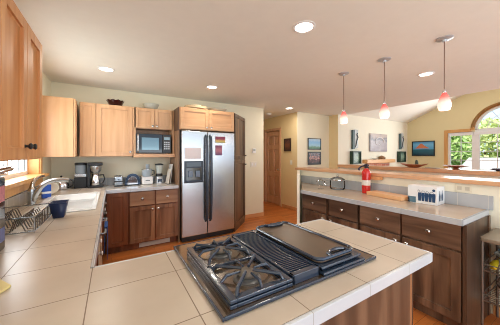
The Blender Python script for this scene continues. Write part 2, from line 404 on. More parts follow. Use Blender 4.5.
# window_1, over the sink
W = sempty('window_1', (LW, 3.04, W1[2]))
y0, y1, z0, z1 = W1
f = M(); cw = .065
f.box(LW, LW + .018, y0 - cw, y0, z0 - .02, z1 + cw, .003).box(LW, LW + .018, y1, y1 + cw, z0 - .02, z1 + cw, .003).box(LW, LW + .018, y0, y1, z1, z1 + cw, .003)
f.box(LW - .16, LW, y0, y0 + .012, z0, z1).box(LW - .16, LW, y1 - .012, y1, z0, z1).box(LW - .16, LW, y0, y1, z1 - .012, z1)
struct('window_casing', f, casing, W, True)
struct('window_sill', M().box(LW - .16, LW + .075, y0 - .11, y1 + .11, z0 - .025, z0 + .008, .005).box(LW, LW + .02, y0 - .07, y1 + .07, z0 - .115, z0 - .026, .003), casing, W, True)
f = M(); xf = LW - .13
f.box(xf, xf + .03, y0 + .012, y0 + .05, z0 + .008, z1 - .012).box(xf, xf + .03, y1 - .05, y1 - .012, z0 + .008, z1 - .012).box(xf, xf + .03, y0 + .05, y1 - .05, z0 + .008, z0 + .05).box(xf, xf + .03, y0 + .05, y1 - .05, z1 - .05, z1 - .012).box(xf, xf + .03, 3.02, 3.06, z0 + .05, z1 - .05)
struct('window_frame', f, vinyl, W, True)
f = M()
for k in range(1, 6):
    yy = y0 + .05 + (y1 - y0 - .1) * k / 6; f.box(xf + .008, xf + .02, yy - .006, yy + .006, z0 + .05, z1 - .05)
for k in range(1, 4):
    zz = z0 + .05 + (z1 - z0 - .1) * k / 4; f.box(xf + .008, xf + .02, y0 + .05, y1 - .05, zz - .006, zz + .006)
struct('window_muntins', f, vinyl, W, True)
struct('window_pane', M().box(xf + .012, xf + .016, y0 + .03, y1 - .03, z0 + .03, z1 - .03), pane, W, True)

# window_2, the big living room window with its arched top
W = sempty('window_2', (RX, AC, WS))
X = RX - .06
f = M(); cw = .085
f.box(X - .02, X + .0, WY1, WY1 + cw, WS - .02, WT + cw, .004).box(X - .02, X, WY0 - cw, WY0, WS - .02, WT + cw, .004)
f.box(X - .02, X, AC + AR + cw - .02, WY1, WT, WT + cw, .004).box(X - .02, X, WY0, AC - AR - cw + .02, WT, WT + cw, .004)
def arch(mm, r0, r1, x0, x1, zc=2.10, n=28):
    for i in range(n):
        a, b = PI * i / n, PI * (i + 1) / n
        P4 = [(AC + r * math.cos(t), zc + r * math.sin(t)) for r, t in ((r0, a), (r1, a), (r1, b), (r0, b))]
        mm.bm.verts.ensure_lookup_table()
        A = [mm.bm.verts.new((x0, y, z)) for y, z in P4]; B = [mm.bm.verts.new((x1, y, z)) for y, z in P4]
        mm.bm.faces.new(A); mm.bm.faces.new(B[::-1])
        for k in range(4): mm.bm.faces.new((A[k], B[k], B[(k + 1) % 4], A[(k + 1) % 4]))
arch(f, AR, AR + cw, X - .02, X)
bmesh.ops.remove_doubles(f.bm, verts=f.bm.verts, dist=0.0004)
struct('window_casing', f, casing, W, True)
f = M()
XF = RX
def fb(ya, yb, za, zb): f.box(XF - .03, XF + .03, ya, yb, za, zb)
fb(WY1 - .05, WY1, WS, WT); fb(WY0, WY0 + .05, WS, WT); fb(WY0 + .05, WY1 - .05, WS, WS + .06); fb(WY0 + .05, WY1 - .05, WT - .05, 2.12)
fb(2.11, 2.27, WS + .06, WT - .05); fb(0.93, 1.09, WS + .06, WT - .05)
arch(f, AR - .05, AR, XF - .03, XF + .03)
struct('window_frame', f, vinyl, W, True)
f = M()
for ya, yb in ((2.27, WY1 - .05), (1.09, 2.11), (WY0 + .05, .93)):
    k = 2 if yb - ya < .7 else 3
    for i in range(1, k):
        yy = ya + (yb - ya) * i / k; f.box(XF - .008, XF + .008, yy - .008, yy + .008, WS + .06, WT - .05)
    for i in range(1, 4):
        zz = WS + .06 + (WT - WS - .11) * i / 4; f.box(XF - .008, XF + .008, ya, yb, zz - .008, zz + .008)
for i in range(1, 6):
    t = PI * i / 6
    f.tube([(XF, AC + .16 * math.cos(t), 2.12 + .16 * math.sin(t)), (XF, AC + (AR - .03) * math.cos(t), 2.11 + (AR - .03) * math.sin(t))], .008, 6)
f.tube([(XF, AC + .16 * math.cos(PI * i / 12), 2.12 + .16 * math.sin(PI * i / 12)) for i in range(13)], .008, 6)
f.tube([(XF, AC + .36 * math.cos(PI * i / 16), 2.12 + .36 * math.sin(PI * i / 16)) for i in range(17)], .008, 6)
struct('window_muntins', f, vinyl, W, True)
struct('window_shade', M().box(XF - .055, XF - .032, 2.24, WY1 - .01, WT - .10, WT - .01, .004).box(XF - .055, XF - .032, .96, 2.22, WT - .10, WT - .01, .004).box(XF - .055, XF - .032, WY0 + .01, .94, WT - .10, WT - .01, .004), vinyl, W, True)
f = M(); f.poly([(XF, WY0, WS), (XF, WY1, WS), (XF, WY1, WT), (XF, WY0, WT)])
f.poly([(XF, AC + AR * .97 * math.cos(PI * i / 20), 2.11 + AR * .97 * math.sin(PI * i / 20)) for i in range(21)])
struct('window_pane', f, pane, W, True)

# door_1: six panel door in the hall wall (its wall faces the hall, towards -X)
D = sempty('door_1', (3.91, 5.22, 0))
ya, yb = 4.90, 5.54
f = M().box(3.972, 3.99, ya, yb, .01, 2.05)
ym_ = (ya + yb) / 2
for a, b in ((ya, ya + .09), (ym_ - .045, ym_ + .045), (yb - .09, yb)): f.box(3.936, 3.972, a, b, .01, 2.05, .003)
for za, zb in ((.01, .22), (.78, .92), (1.55, 1.67), (1.92, 2.05)):
    f.box(3.9365, 3.972, ya + .088, ym_ - .043, za, zb, .003).box(3.9365, 3.972, ym_ + .043, yb - .088, za, zb, .004)
for (a, b) in ((ya + .09, ym_ - .045), (ym_ + .045, yb - .09)):
    for (za, zb) in ((.22, .78), (.92, 1.55), (1.67, 1.92)): f.box(3.952, 3.9725, a + .035, b - .035, za + .035, zb - .035, .008)
struct('door_panel', f, doorwood, D, True)
struct('door_casing', M().box(3.89, 3.935, ya - .07, ya, 0, 2.13, .004).box(3.89, 3.935, yb, yb + .07, 0, 2.13, .004).box(3.89, 3.935, ya, yb, 2.06, 2.13, .004), doorwood, D, True)
struct('door_handle', M().lathe([(.028, 0), (.028, .006), (.01, .01), (.01, .03), (.027, .04), (.02, .062), (.001, .066)], (3.957, ya + .06, .98), 16, 'X') if False else M().lathe([(.001, -.066), (.02, -.062), (.027, -.04), (.01, -.03), (.01, -.01), (.028, -.006), (.028, 0)], (3.936, ya + .06, .98), 16, 'X'), nickel, D, True)

# outside
struct('ground', M().box(-14, LW - .3, -8, 22, -.5, -.4).box(RX + .3, 40, -18, 22, -.5, -.4), mat('grass_outside', (120, 150, 70), .95, vary=.3, nscale=2))
def leafy(name, label, loc, rx, rz, n, col, group=None):
    t = thing(name, label, 'tree', loc, 0, group)
    trunk = M().tube([(0, 0, 0), (.05, .03, rz * .6), (0, .1, rz * 1.1)], [.16, .12, .07], 8)
    for k in range(5):
        a = k * 1.3; trunk.tube([(.03, .03, rz * .5 + .1 * k), (math.cos(a) * rx * .5, math.sin(a) * rx * .5, rz * .9 + .1 * k)], [.05, .02], 6)
    obj('trunk', trunk, MATS.get('bark') or mat('bark', (92, 72, 54), .9, vary=.2), t)
    c = M(); rnd = random.Random(hash(label) % 1000 if False else int(loc[1] * 10) + 77)
    for i in range(n):
        # a leaf clump card made of a small folded quad
        th = rnd.uniform(0, 2 * PI); ph = math.acos(rnd.uniform(-1, 1)); rr = rnd.uniform(.45, 1) ** .5
        p = Vector((math.cos(th) * math.sin(ph) * rx * rr, math.sin(th) * math.sin(ph) * rx * rr, rz * 1.15 + math.cos(ph) * rz * rr))
        s_ = rnd.uniform(.10, .20)
        e1 = Vector((rnd.uniform(-1, 1), rnd.uniform(-1, 1), rnd.uniform(-1, 1))).normalized(); e2 = e1.orthogonal().normalized()
        vs = [c.bm.verts.new(p + e1 * s_), c.bm.verts.new(p + e2 * s_ * .6), c.bm.verts.new(p - e1 * s_), c.bm.verts.new(p - e2 * s_ * .6)]
        c.bm.faces.new(vs)
    obj('foliage', c, col, t)
lf1 = mat('leaf_yellow_green', (226, 236, 160), .7, vary=.25, nscale=3)
lf2 = mat('leaf_green', (190, 214, 130), .7, vary=.3, nscale=3)
leafy('leafy_tree', 'green tree filling the left sash of the living room window', (14.0, 4.9, -.4), 1.25, 1.5, 2200, lf2, 'trees outside the living room window')
leafy('leafy_tree', 'yellow green tree behind the wide mullion of the living room window', (17.5, 3.9, -.4), 1.5, 1.75, 2600, lf1, 'trees outside the living room window')
leafy('leafy_tree', 'rounded green tree outside the middle sash, right of the mullion', (15.5, 1.6, -.4), 1.25, 1.5, 2400, lf2, 'trees outside the living room window')
leafy('leafy_tree', 'pale green tree at the right edge outside the living room window', (18.5, .3, -.4), 1.6, 1.8, 2600, lf1, 'trees outside the living room window')
leafy('leafy_tree', 'low leafy tree farthest left outside the living room window', (18.0, 7.6, -.4), 1.7, 1.8, 2600, lf1, 'trees outside the living room window')
leafy('leafy_tree', 'dark green tree farthest right outside the living room window', (15.5, -1.9, -.4), 1.25, 1.5, 2000, lf2, 'trees outside the living room window')
h = thing('garden_shed', 'low white shed with grey roof below the trees outside the window', 'shed', (12.2, 1.9, -.4))
obj('wall', M().box(-.9, .9, -1.8, 1.2, 0, 1.25), white, h)
obj('roof', M().vprism([(-1.1, 1.22), (0, 1.62), (1.1, 1.22), (1.1, 1.27), (0, 1.68), (-1.1, 1.27)], -1.95, 1.35), mat('shed_roof', (196, 190, 182), .8), h)

# ------------------------------------------------------------------ cabinet parts (local frame: front faces -y)
def door_mesh(x0, x1, z0, z1, y, th=.02, fr=.055):
    m = M()
    m.box(x0, x0 + fr, y, y + th, z0, z1, .003).box(x1 - fr, x1, y, y + th, z0, z1, .003)
    m.box(x0 + fr - .002, x1 - fr + .002, y + .0005, y + th, z0, z0 + fr, .003).box(x0 + fr - .002, x1 - fr + .002, y + .0005, y + th, z1 - fr, z1, .003)
    a, b, c, d = x0 + fr - .001, x1 - fr + .001, z0 + fr - .001, z1 - fr + .001
    k = .014   # sloping moulding into a recessed flat panel
    V = [m.bm.verts.new(p) for p in ((a, y + .010, c), (b, y + .010, c), (b, y + .010, d), (a, y + .010, d), (a + k, y + .0185, c + k), (b - k, y + .0185, c + k), (b - k, y + .0185, d - k), (a + k, y + .0185, d - k))]
    for i in range(4): m.bm.faces.new((V[i], V[(i + 1) % 4], V[4 + (i + 1) % 4], V[4 + i]))
    m.bm.faces.new(V[4:])
    return m
KN = [(.0001, -.032), (.012, -.031), (.018, -.025), (.015, -.018), (.007, -.012), (.007, -.003), (.010, 0)]
def knob(x, z, y, parent, mt=None):
    m = M().lathe(KN, (0, 0, 0), 16)
    # lathe axis Z: negative z is outward; turn it so outward is -y
    bmesh.ops.transform(m.bm, matrix=Matrix.Translation((x, y, z)) @ Matrix.Rotation(R(-90), 4, 'X'), verts=m.bm.verts)
    for v in m.bm.verts:
        pass
    return obj('knob', m, mt or nickel, parent)
def fix_knob(): pass
def drawer_mesh(x0, x1, z0, z1, y):
    m = M().box(x0, x1, y, y + .02, z0, z1, .003)
    return m
def carcass(x0, x1, y0, y1, z0, z1, toe=0):
    m = M().box(x0, x1, y0, y1, z0 + toe, z1, .002)
    if toe: m.box(x0, x1, y0 + .07, y1, z0, z0 + toe)
    return m

# ------------------------------------------------------------------ wall cabinets
UB, UT = 1.37, 2.14
# left wall run (front faces +X)
t = thing('wall_cabinet', 'tall maple wall cabinets at the left edge, hung near the window', 'cabinet', (-.40, 2.05, UB), R(90), 'maple wall cabinets')
L = 1.35
obj('carcass', M().box(-L, 0, .021, .343, 0, UT - UB, .002), maple_left, t)
for k, (a, b, kx) in enumerate(((-.320, -.004, -.285), (-.672, -.326, -.365), (-1.02, -.678, -.985), (-1.345, -1.026, -1.06))):
    d = obj('door', door_mesh(a, b, .004, UT - UB - .004, 0, fr=.06), maple_left, t); knob(kx, .075, 0, d, black)
# corner cabinet between window and back wall (end panel faces the room)
t = thing('wall_cabinet', 'plain-ended maple cabinet in the corner above the kettle', 'cabinet', (-.41, 3.78, UB), R(90), 'maple wall cabinets')
obj('carcass', M().box(0, .515, .021, .333, 0, UT - UB, .002), maple, t)
d = obj('door', door_mesh(.004, .180, .004, UT - UB - .004, 0, fr=.05), maple, t)
# back wall pair
t = thing('wall_cabinet', 'maple cabinet with a narrow and a wide door above the coffee makers', 'cabinet', (-.386, 3.95, UB), 0, 'maple wall cabinets')
obj('carcass', M().box(0, .668, .021, .348, 0, UT - UB, .002), maple, t)
d = obj('door', door_mesh(.006, .188, .004, UT - UB - .004, 0, fr=.045), maple, t)
d = obj('door', door_mesh(.196, .662, .004, UT - UB - .004, 0, fr=.06), maple, t); knob(.63, .07, 0, d)
# microwave unit
t = thing('wall_cabinet', 'maple cabinet with two small doors over the microwave niche', 'cabinet', (.286, 3.95, UB - .015), 0, 'maple wall cabinets')
m = M(); hh = UT - UB + .015
m.box(0, .035, .0, .348, 0, hh, .002).box(.585, .618, .0, .348, 0, hh, .002).box(.035, .585, .021, .348, .455, hh, .002).box(.035, .585, .335, .348, .05, .455)
obj('carcass', m, maple, t)
obj('shelf', M().box(.0, .618, -.05, .335, -.001, .058, .006), maple_h, t)
d = obj('door', door_mesh(.012, .305, .465, hh - .005, 0, fr=.05), maple, t); knob(.275, .50, 0, d)
d = obj('door', door_mesh(.311, .606, .465, hh - .005, 0, fr=.05), maple, t); knob(.341, .50, 0, d)
# cabinet over the refrigerator and its side panel
t = thing('refrigerator_cabinet', 'maple cabinet over the steel refrigerator with a tall dark side panel', 'cabinet', (.912, 3.62, 0))
obj('carcass', M().box(0, .965, .021, .678, 1.80, 2.155, .002), maple, t)
obj('side_panel', M().box(-.004, .014, .07, .678, 0, 1.80, .002), side_v, t)
obj('upper_side_shade', M().box(-.016, -.001, .022, .678, 1.79, 2.15, .002), alder, t)  # dark sheet painting the shade on the maple cabinet's left side
for a, b, kx in ((.012, .478, .445), (.485, .955, .518)):
    d = obj('door', door_mesh(a, b, 1.81, 2.147, 0, fr=.055), maple_h, t); knob(kx, 1.845, 0, d)
# angled pantry
an = math.atan2(4.12 - 3.635, 2.385 - 1.885)
wd = math.hypot(4.12 - 3.635, 2.385 - 1.885)
t = thing('pantry_cabinet', 'tall dark alder pantry cabinet angled beside the refrigerator', 'cabinet', (1.885, 3.635, 0), an)
m = M().prism([(1.90, 3.665), (2.385, 4.135), (2.385, 4.298), (1.89, 4.298)], 0.0, 2.15)
obj('carcass', m, alder, t, True)
d = obj('door', door_mesh(.01, wd - .02, .10, 1.29, -.006, fr=.06), alder, t); knob(wd - .05, 1.2, -.006, d, black)
d = obj('door', door_mesh(.01, wd - .02, 1.31, 2.14, -.006, fr=.06), alder, t); knob(wd - .05, 1.38, -.006, d, black)

# ------------------------------------------------------------------ base cabinets
CZ = .868
t = thing('base_cabinet', 'reddish alder base cabinets under the back counter, left of the refrigerator', 'cabinet', (-.07, 3.68, 0), 0, 'base cabinets')
obj('carcass', carcass(0, .972, .021, .615, 0, CZ, .10), cherry, t)
d = obj('door', door_mesh(.018, .265, .115, .86, 0, fr=.055), cherry, t)
for a, b, kx in ((.292, .625, .595), (.645, .968, .675)):
    d = obj('drawer', drawer_mesh(a, b, .655, .855, 0), cherry_l, t); knob((a + b) / 2, .755, 0, d)
    d = obj('door', door_mesh(a, b, .115, .635, 0, fr=.055), cherry_v, t); knob(kx, .585, 0, d)
v = M().box(.42, .86, .082, .0895, .015, .092)
for k in range(14): v.box(.43 + k * .03, .448 + k * .03, .078, .083, .025, .082)
obj('toe_kick_grille', v, mat('grille_white', (214, 212, 208), .5), t)
t = thing('base_cabinet', 'alder base cabinet under the left counter, nearer the camera than the dishwasher', 'cabinet', (-.09, 1.22, 0), R(90), 'base cabinets')
obj('carcass', carcass(0, .98, .021, .63, 0, CZ, .10), cherry, t)
def left_fronts(t, spans):
    for a, b in spans:
        d = obj('drawer', drawer_mesh(a, b, .70, .855, 0), cherry_l, t); knob((a + b) / 2, .78, 0, d, white)
        d = obj('door', door_mesh(a, b, .115, .68, 0), cherry, t); knob(b - .04, .62, 0, d, white)
left_fronts(t, ((.01, .48), (.50, .97)))
t = thing('base_cabinet', 'alder sink base cabinet between the dishwasher and the corner', 'cabinet', (-.09, 2.84, 0), R(90), 'base cabinets')
obj('carcass', M().box(0, .82, .021, .63, .10, .72).box(0, .82, .021, .037, .70, CZ).box(0, .82, .09, .63, 0, .12), cherry, t)
left_fronts(t, ((.01, .40), (.41, .81)))
t = thing('dishwasher', 'pale dishwasher with a bar handle under the left counter', 'dishwasher', (-.09, 2.205, 0), R(90))
obj('body', M().box(0, .63, .02, .6, .02, .70, .003), black, t)
obj('door', M().box(.004, .626, -.004, .02, .11, .86, .006), mat('bisque', (222, 206, 180), .4), t)
obj('handle', M().tube([(.05, -.004, .74), (.05, -.045, .74), (.58, -.045, .74), (.58, -.004, .74)], .009), steel, t)
tw = M()
for k in range(6):
    pass
tw.box(-.033, -.030, 2.40, 2.60, .46, .745, .001).box(-.055, -.052, 2.40, 2.60, .52, .745, .001).box(-.056, -.030, 2.40, 2.60, .751, .757, .001)
tag(obj('dish_towel', tw, mat('towel_blue', (46, 84, 150), .9, vary=.2, nscale=40)), 'blue towel hung over the dishwasher handle below the left counter', 'towel')

# cooktop peninsula cabinet
t = thing('base_cabinet', 'brown alder cabinet carrying the cooktop counter, its end panel facing right', 'cabinet', (-.08, .56, 0), 0, 'base cabinets')
obj('carcass', M().box(.02, 1.36, 0, .60, .10, CZ, .002).box(.02, 1.33, .06, .54, 0, .10), alder, t)
obj('end_panel', M().box(1.36, 1.378, .0, .60, .0, CZ - .001, .003), wood('end_alder', (140, 94, 62), (172, 122, 84), .4, knots=.4, c3=(104, 66, 42)), t)
m = M().box(1.378, 1.39, .0, .05, .0, CZ - .002, .002).box(1.378, 1.39, .55, .60, .0, CZ - .002, .002)
obj('corner_trim', m, alder, t)

# bar side base cabinets: four units, front faces -X
YS = [(1.92, 2.345), (1.50, 1.895), (1.073, 1.485), (.645, 1.068)]
CX = 2.27
labs = ['dark alder base unit at the far end, beside the white wall end', 'dark alder base unit second from the white wall end',
        'dark alder base unit below the wooden board', 'dark alder base unit nearest the camera below the blue and white carton']
for k, (a, b) in enumerate(YS):
    wdt = b - a
    t = thing('drawer_cabinet', labs[k], 'cabinet', (CX, b, 0), R(-90), 'base units along the bar')
    m = M()
    x_end = wdt + (.004 if k < 3 else 0)
    if k == 0:
        m.prism([(0.0, .021), (0.0, .04), (-.0, .04), (0, .58), (x_end, .58), (x_end, .021)][0:1] + [(0, .58), (x_end, .58), (x_end, .021)], .10, CZ)
    else: m.box(0, x_end, .021, .58, .10, CZ, .002)
    m.box(0, x_end, .09, .58, 0, .10)
    obj('carcass', m, alder, t)
    d = obj('drawer', drawer_mesh(.006, wdt - .006, .665, .855, 0), alder_h, t); knob(wdt / 2, .76, 0, d)
    d = obj('door', door_mesh(.006, wdt - .006, .115, .648, 0, fr=.06), alder, t); knob(.045 if k % 2 else wdt - .045, .60, 0, d)
t = thing('end_panel', 'dark wood end panel closing the bar cabinets beside the wire rack', 'panel', (2.56, .640, 0))
obj('panel', M().box(-.29, .29, -.018, 0, 0, CZ - .001, .002), alder, t)
obj('stile', M().box(-.29, -.24, -.024, -.0185, 0, CZ - .002, .002), alder, t)
obj('stile', M().box(.24, .29, -.024, -.0185, 0, CZ - .002, .002), alder, t)

# ------------------------------------------------------------------ tiled worktops
t = thing('tiled_worktop', 'beige tiled worktop running from the refrigerator past the sink to the cooktop', 'worktop', (0, 1.2, CZ + .001))
T0, T1 = CZ + .001, .912
SX0, SX1, SY0, SY1 = -.555, -.150, 2.46, 3.44       # sink opening
m = M()
m.box(LW + .001, SX0, -.9, BW - .001, T0, T1).box(SX0, -.079, -.9, SY0, T0, T1).box(SX0, -.079, SY1, BW - .001, T0, T1).box(SX1, -.079, SY0, SY1, T0, T1)
m.box(-.079, 1.352, .512, 1.187, T0, T1)
obj('tile_top', m, tilem, t, True)
m = M().box(-.079, .905, 3.679, BW - .001, T0, T1)
obj('tile_top', m, tile('back_tile_glare', (206, 200, 190), (220, 214, 204), (170, 160, 148), .30, .31, .23, .67, rough=.12), t, True)  # paler copy of the counter tile, glare on the back run painted in
e = M(); ez = T0 - .004
e.box(-.0785, -.064, 1.20, 3.68, ez, T1 + .001, .004).box(-.064, .905, 3.664, 3.6785, ez, T1 + .001, .004)
e.box(-.064, 1.3665, 1.1875, 1.202, ez, T1 + .001, .004).box(1.3525, 1.367, .498, 1.187, ez, T1 + .001, .004).box(-.079, 1.352, .497, .5115, ez, T1 + .001, .004).box(-.079, -.064, -.9, .497, ez, T1 + .001, .004)
obj('edge_tiles', e, edget, t, True)
b = M().box(LW + .001, .90, BW - .018, BW - .001, T1, 1.03, .002)
obj('backsplash', b, splash, t, True)
b = M().box(LW + .001, LW + .016, 1.2, BW - .019, T1, 1.035, .002)
obj('backsplash', b, splashw, t, True)

t = thing('bar_worktop', 'grey-edged tiled worktop below the raised wooden bar', 'worktop', (2.5, 1.4, CZ + .001))
m = M().prism([(2.245, .645), (BX - .001, .645), (BX - .001, 2.955), (2.245, 2.325)], T0, T1)
obj('tile_top', m, tileb, t, True)
e = M().box(2.228, 2.2445, .628, 2.33, ez, T1 + .001, .004).box(2.245, BX - .001, .628, .6445, ez, T1 + .001, .004)
obj('edge_tiles', e, tile('bar_edge', (182, 188, 196), (196, 202, 208), (140, 142, 144), 0, .42, 0, .63, rough=.2, gw=.003), t, True)
obj('backsplash', M().box(BX - .016, BX - .001, .60, 2.955, T1, 1.035, .003), tile('bar_splash', (172, 178, 186), (188, 192, 198), (206, 204, 200), 0, .21, 0, .63, rough=.25, gw=.004), t, True)

# ------------------------------------------------------------------ sink, faucet, rack
t = thing('kitchen_sink', 'white double bowl sink set in the counter under the left window', 'sink', ((SX0 + SX1) / 2, (SY0 + SY1) / 2, T1))
m = M(); ox0, ox1, oy0, oy1 = SX0 - .055, SX1 + .03, SY0 - .03, SY1 + .03
zr = T1 + .012
m.box(ox0, SX0 + .006, oy0, oy1, T1 + .0005, zr, .005).box(SX1 - .006, ox1, oy0, oy1, T1 + .0005, zr, .005).box(SX0 + .006, SX1 - .006, oy0, SY0 + .006, T1 + .0005, zr, .005).box(SX0 + .006, SX1 - .006, SY1 - .006, oy1, T1 + .0005, zr, .005)
obj('rim', m, porcelain, t, True)
ym = 3.0
for a, b_ in ((SY0 + .005, ym - .012), (ym + .012, SY1 - .005)):
    m = M(); z2 = .872
    bm = m.bm
    def ring(i, z): return [bm.verts.new(p) for p in ((SX0 + .005 + i, a + i, z), (SX1 - .005 - i, a + i, z), (SX1 - .005 - i, b_ - i, z), (SX0 + .005 + i, b_ - i, z))]
    r1, r2, r3 = ring(0, zr - .002), ring(.012, .76), ring(.04, .735)
    for A, B in ((r1, r2), (r2, r3)):
        for i in range(4): bm.faces.new((A[i], A[(i + 1) % 4], B[(i + 1) % 4], B[i]))
    bm.faces.new(r3)
    o = obj('bowl', m, porcelain, t, True)
    so = o.modifiers.new('thick', 'SOLIDIFY'); so.thickness = .004; so.offset = -1
obj('divider', M().box(SX0 + .004, SX1 - .004, ym - .013, ym + .013, .74, zr - .004, .006), porcelain, t, True)

t = thing('faucet', 'brushed steel pull-out faucet arching over the white sink', 'faucet', (-.66, 2.97, T1 + .001))
obj('body', M().lathe([(.036, 0), (.036, .008), (.029, .014), (.028, .12), (.030, .14), (.025, .16), (.004, .168)], (0, 0, 0), 20), steel, t)
def bez(p, n=18):
    P_ = [Vector(q) for q in p]; out = []
    for i in range(n + 1):
        s_ = i / n; out.append(tuple(P_[0] * (1 - s_) ** 3 + P_[1] * 3 * s_ * (1 - s_) ** 2 + P_[2] * 3 * s_ ** 2 * (1 - s_) + P_[3] * s_ ** 3))
    return out
sp = bez([(0.005, 0, .03), (.05, -.02, .16), (.10, -.02, .27), (.29, -.03, .225)])
obj('spout', M().tube(sp, [.025 - .005 * i / 18 for i in range(13)] + [.020, .021, .022, .023, .023, .023], 14), steel, t)
obj('lever', M().tube(bez([(0, 0, .145), (-.01, .05, .24), (.0, .22, .26), (.02, .36, .25)], 12), [.022, .020, .018, .017, .016, .015, .015, .014, .014, .014, .013, .012, .010], 10), steel, t)

t = thing('dish_rack', 'wire dish drainer rack standing before the faucet', 'dish rack', (-.555, 2.13, T1 + .001))
m = M(); hx, hy = .145, .23
for z in (.012, .10):
    m.tube([(-hx, -hy, z), (hx, -hy, z), (hx, hy, z), (-hx, hy, z)], .0045, 6, True)
for s_ in (-1, 1):
    for q_ in (-1, 1): m.tube([(s_ * hx, q_ * hy, 0), (s_ * hx, q_ * hy, .10)], .003, 6)
obj('frame', m, steel, t)
m = M()
for k in range(10):
    y = -hy + .046 * (k + .5)
    m.tube([(-hx, y, .10), (-hx, y, .014), (-.09, y, .014), (-.065, y, .085), (-.04, y, .085), (-.015, y, .014), (.03, y, .014), (.05, y, .08), (.075, y, .08), (.10, y, .014), (hx, y, .014), (hx, y, .10)], .0036, 6)
obj('wires', m, mat('wire_dark_steel', (98, 88, 80), .35, .5), t)
t = thing('cutlery_caddy', 'small navy plastic caddy hooked at the dish rack beside the sink', 'caddy', (-.350, 2.30, T1 + .0015))
ca = M()
for zz, k in ((0, 0),):
    pass
bm = ca.bm
def rr_(hx_, hy_, z): return [bm.verts.new(p) for p in ((-hx_, -hy_, z), (hx_, -hy_, z), (hx_, hy_, z), (-hx_, hy_, z))]
A, B = rr_(.032, .045, 0), rr_(.05, .065, .115)
for i in range(4): bm.faces.new((A[i], A[(i + 1) % 4], B[(i + 1) % 4], B[i]))
bm.faces.new(A[::-1])
o = obj('cup', ca, mat('navy_plastic', (34, 48, 84), .35), t); so = o.modifiers.new('thick', 'SOLIDIFY'); so.thickness = .004; so.offset = -1
obj('rim', M().tube([(-.05, -.065, .115), (.05, -.065, .115), (.05, .065, .115), (-.05, .065, .115)], .004, 6, True), mat('navy_plastic', (34, 48, 84)), t)

# things on the left counter
t = thing('kettle', 'round steel kettle with black lid knob in the corner below the plain cabinet', 'kettle', (-.60, 4.085, T1 + .001))
obj('body', M().lathe([(.075, 0), (.085, .01), (.088, .05), (.08, .10), (.055, .135), (.052, .14)], (0, 0, 0), 28), chrome, t)
obj('lid', M().lathe([(.056, .138), (.056, .146), (.03, .156), (.008, .160), (.008, .17), (.014, .178), (.012, .19), (.001, .194)], (0, 0, 0), 20), black, t)
obj('handle', M().tube([(.07, -.02, .12), (.11, -.03, .135), (.135, -.04, .10), (.13, -.04, .05), (.085, -.03, .03)], .009, 8), black, t)
obj('spout', M().tube([(-.07, .0, .07), (-.10, 0, .11), (-.115, 0, .125)], [.016, .011, .008], 8), chrome, t)
t = thing('dish_plate', 'white oval plate leaning on edge behind the faucet', 'plate', (-.625, 3.63, T1 + .003))
pl = M().lathe([(.0001, 0), (.07, 0), (.105, .012), (.108, .014), (.106, .017), (.07, .006), (.0001, .005)], (0, 0, 0), 32)
bmesh.ops.transform(pl.bm, matrix=Matrix.Translation((0, 0, .072)) @ Matrix.Rotation(R(-22), 4, 'Z') @ Matrix.Rotation(R(74), 4, 'X') @ Matrix.Scale(.82, 4, (1, 0, 0)) @ Matrix.Scale(.68, 4, (0, 1, 0)), verts=pl.bm.verts)
obj('plate_body', pl, mat('plate_cream', (236, 232, 218), .25), t)
t = thing('soap_packet', 'bright blue packet with white band standing behind the faucet', 'packet', (-.625, 3.36, T1 + .001), R(25))
obj('wrapper', M().box(-.04, .04, -.022, .022, 0, .15, .008), mat('packet_blue', (28, 84, 190), .35), t)
obj('label_band', M().box(-.041, .041, -.023, .023, .05, .075, .002), white, t)
# tall black machine at the left edge
t = thing('coffee_dispenser', 'tall black countertop machine with chrome lever at the left edge', 'appliance', (-.585, 1.55, T1 + .001))
obj('body', M().box(-.115, .115, -.12, .12, 0, .375, .012), blackgl, t)
obj('chrome_top', M().box(-.11, .122, -.115, .115, .376, .392, .007).tube([(.02, .02, .39), (.10, .08, .402), (.125, .16, .412)], [.014, .015, .012], 10), chrome, t)
obj('label_panel', M().box(.1151, .117, -.10, .10, .25, .33, .0005), mat('label_red_white', (196, 120, 130), .4, vary=.5, nscale=60), t)
obj('label_panel', M().box(.1151, .117, -.08, .10, .05, .12, .0005), mat('label_blue_grey', (104, 112, 160), .4, vary=.4, nscale=60), t)
tag(obj('chopping_mat', M().prism([(-.315, 1.17), (-.40, 1.30), (-.62, 1.16), (-.45, .88)][::1], T1 + .0008, T1 + .010, .002), mat('pale_yellow', (232, 216, 150), .5)), 'pale yellow chopping mat corner lying on the tiles at lower left', 'chopping mat')

# ------------------------------------------------------------------ back counter appliances
t = thing('coffee_grinder', 'coffee grinder with clear hopper, left of the drip coffee maker', 'coffee grinder', (-.385, 4.14, T1 + .001))
obj('base', M().box(-.075, .075, -.075, .075, 0, .16, .01), black, t)
obj('collar', M().box(-.07, .07, -.07, .07, .16, .205, .006), steel, t)
obj('hopper', M().lathe([(.06, .205), (.068, .22), (.07, .33)], (0, 0, 0), 24), mat('smoked_hopper', (150, 160, 168), .1), t)
obj('lid', M().lathe([(.074, .33), (.075, .36), (.065, .368), (.001, .37)], (0, 0, 0), 24), black, t)
t = thing('drip_coffee_maker', 'drip coffee maker with steel carafe and black top', 'coffee maker', (-.215, 4.10, T1 + .001))
obj('base', M().box(-.08, .11, -.09, .09, 0, .025, .008).box(-.09, -.055, -.05, .09, 0, .34, .006), black, t)
obj('brew_head', M().lathe([(.05, .215), (.075, .25), (.082, .30), (.082, .32)], (.01, 0, 0), 24), steel, t)
obj('top_cover', M().box(-.09, .10, -.085, .085, .322, .368, .012), black, t)
cf = obj('carafe', M().lathe([(.055, .027), (.064, .04), (.062, .10), (.045, .17), (.043, .19), (.048, .205)], (.012, -.01, 0), 24), chrome, t)
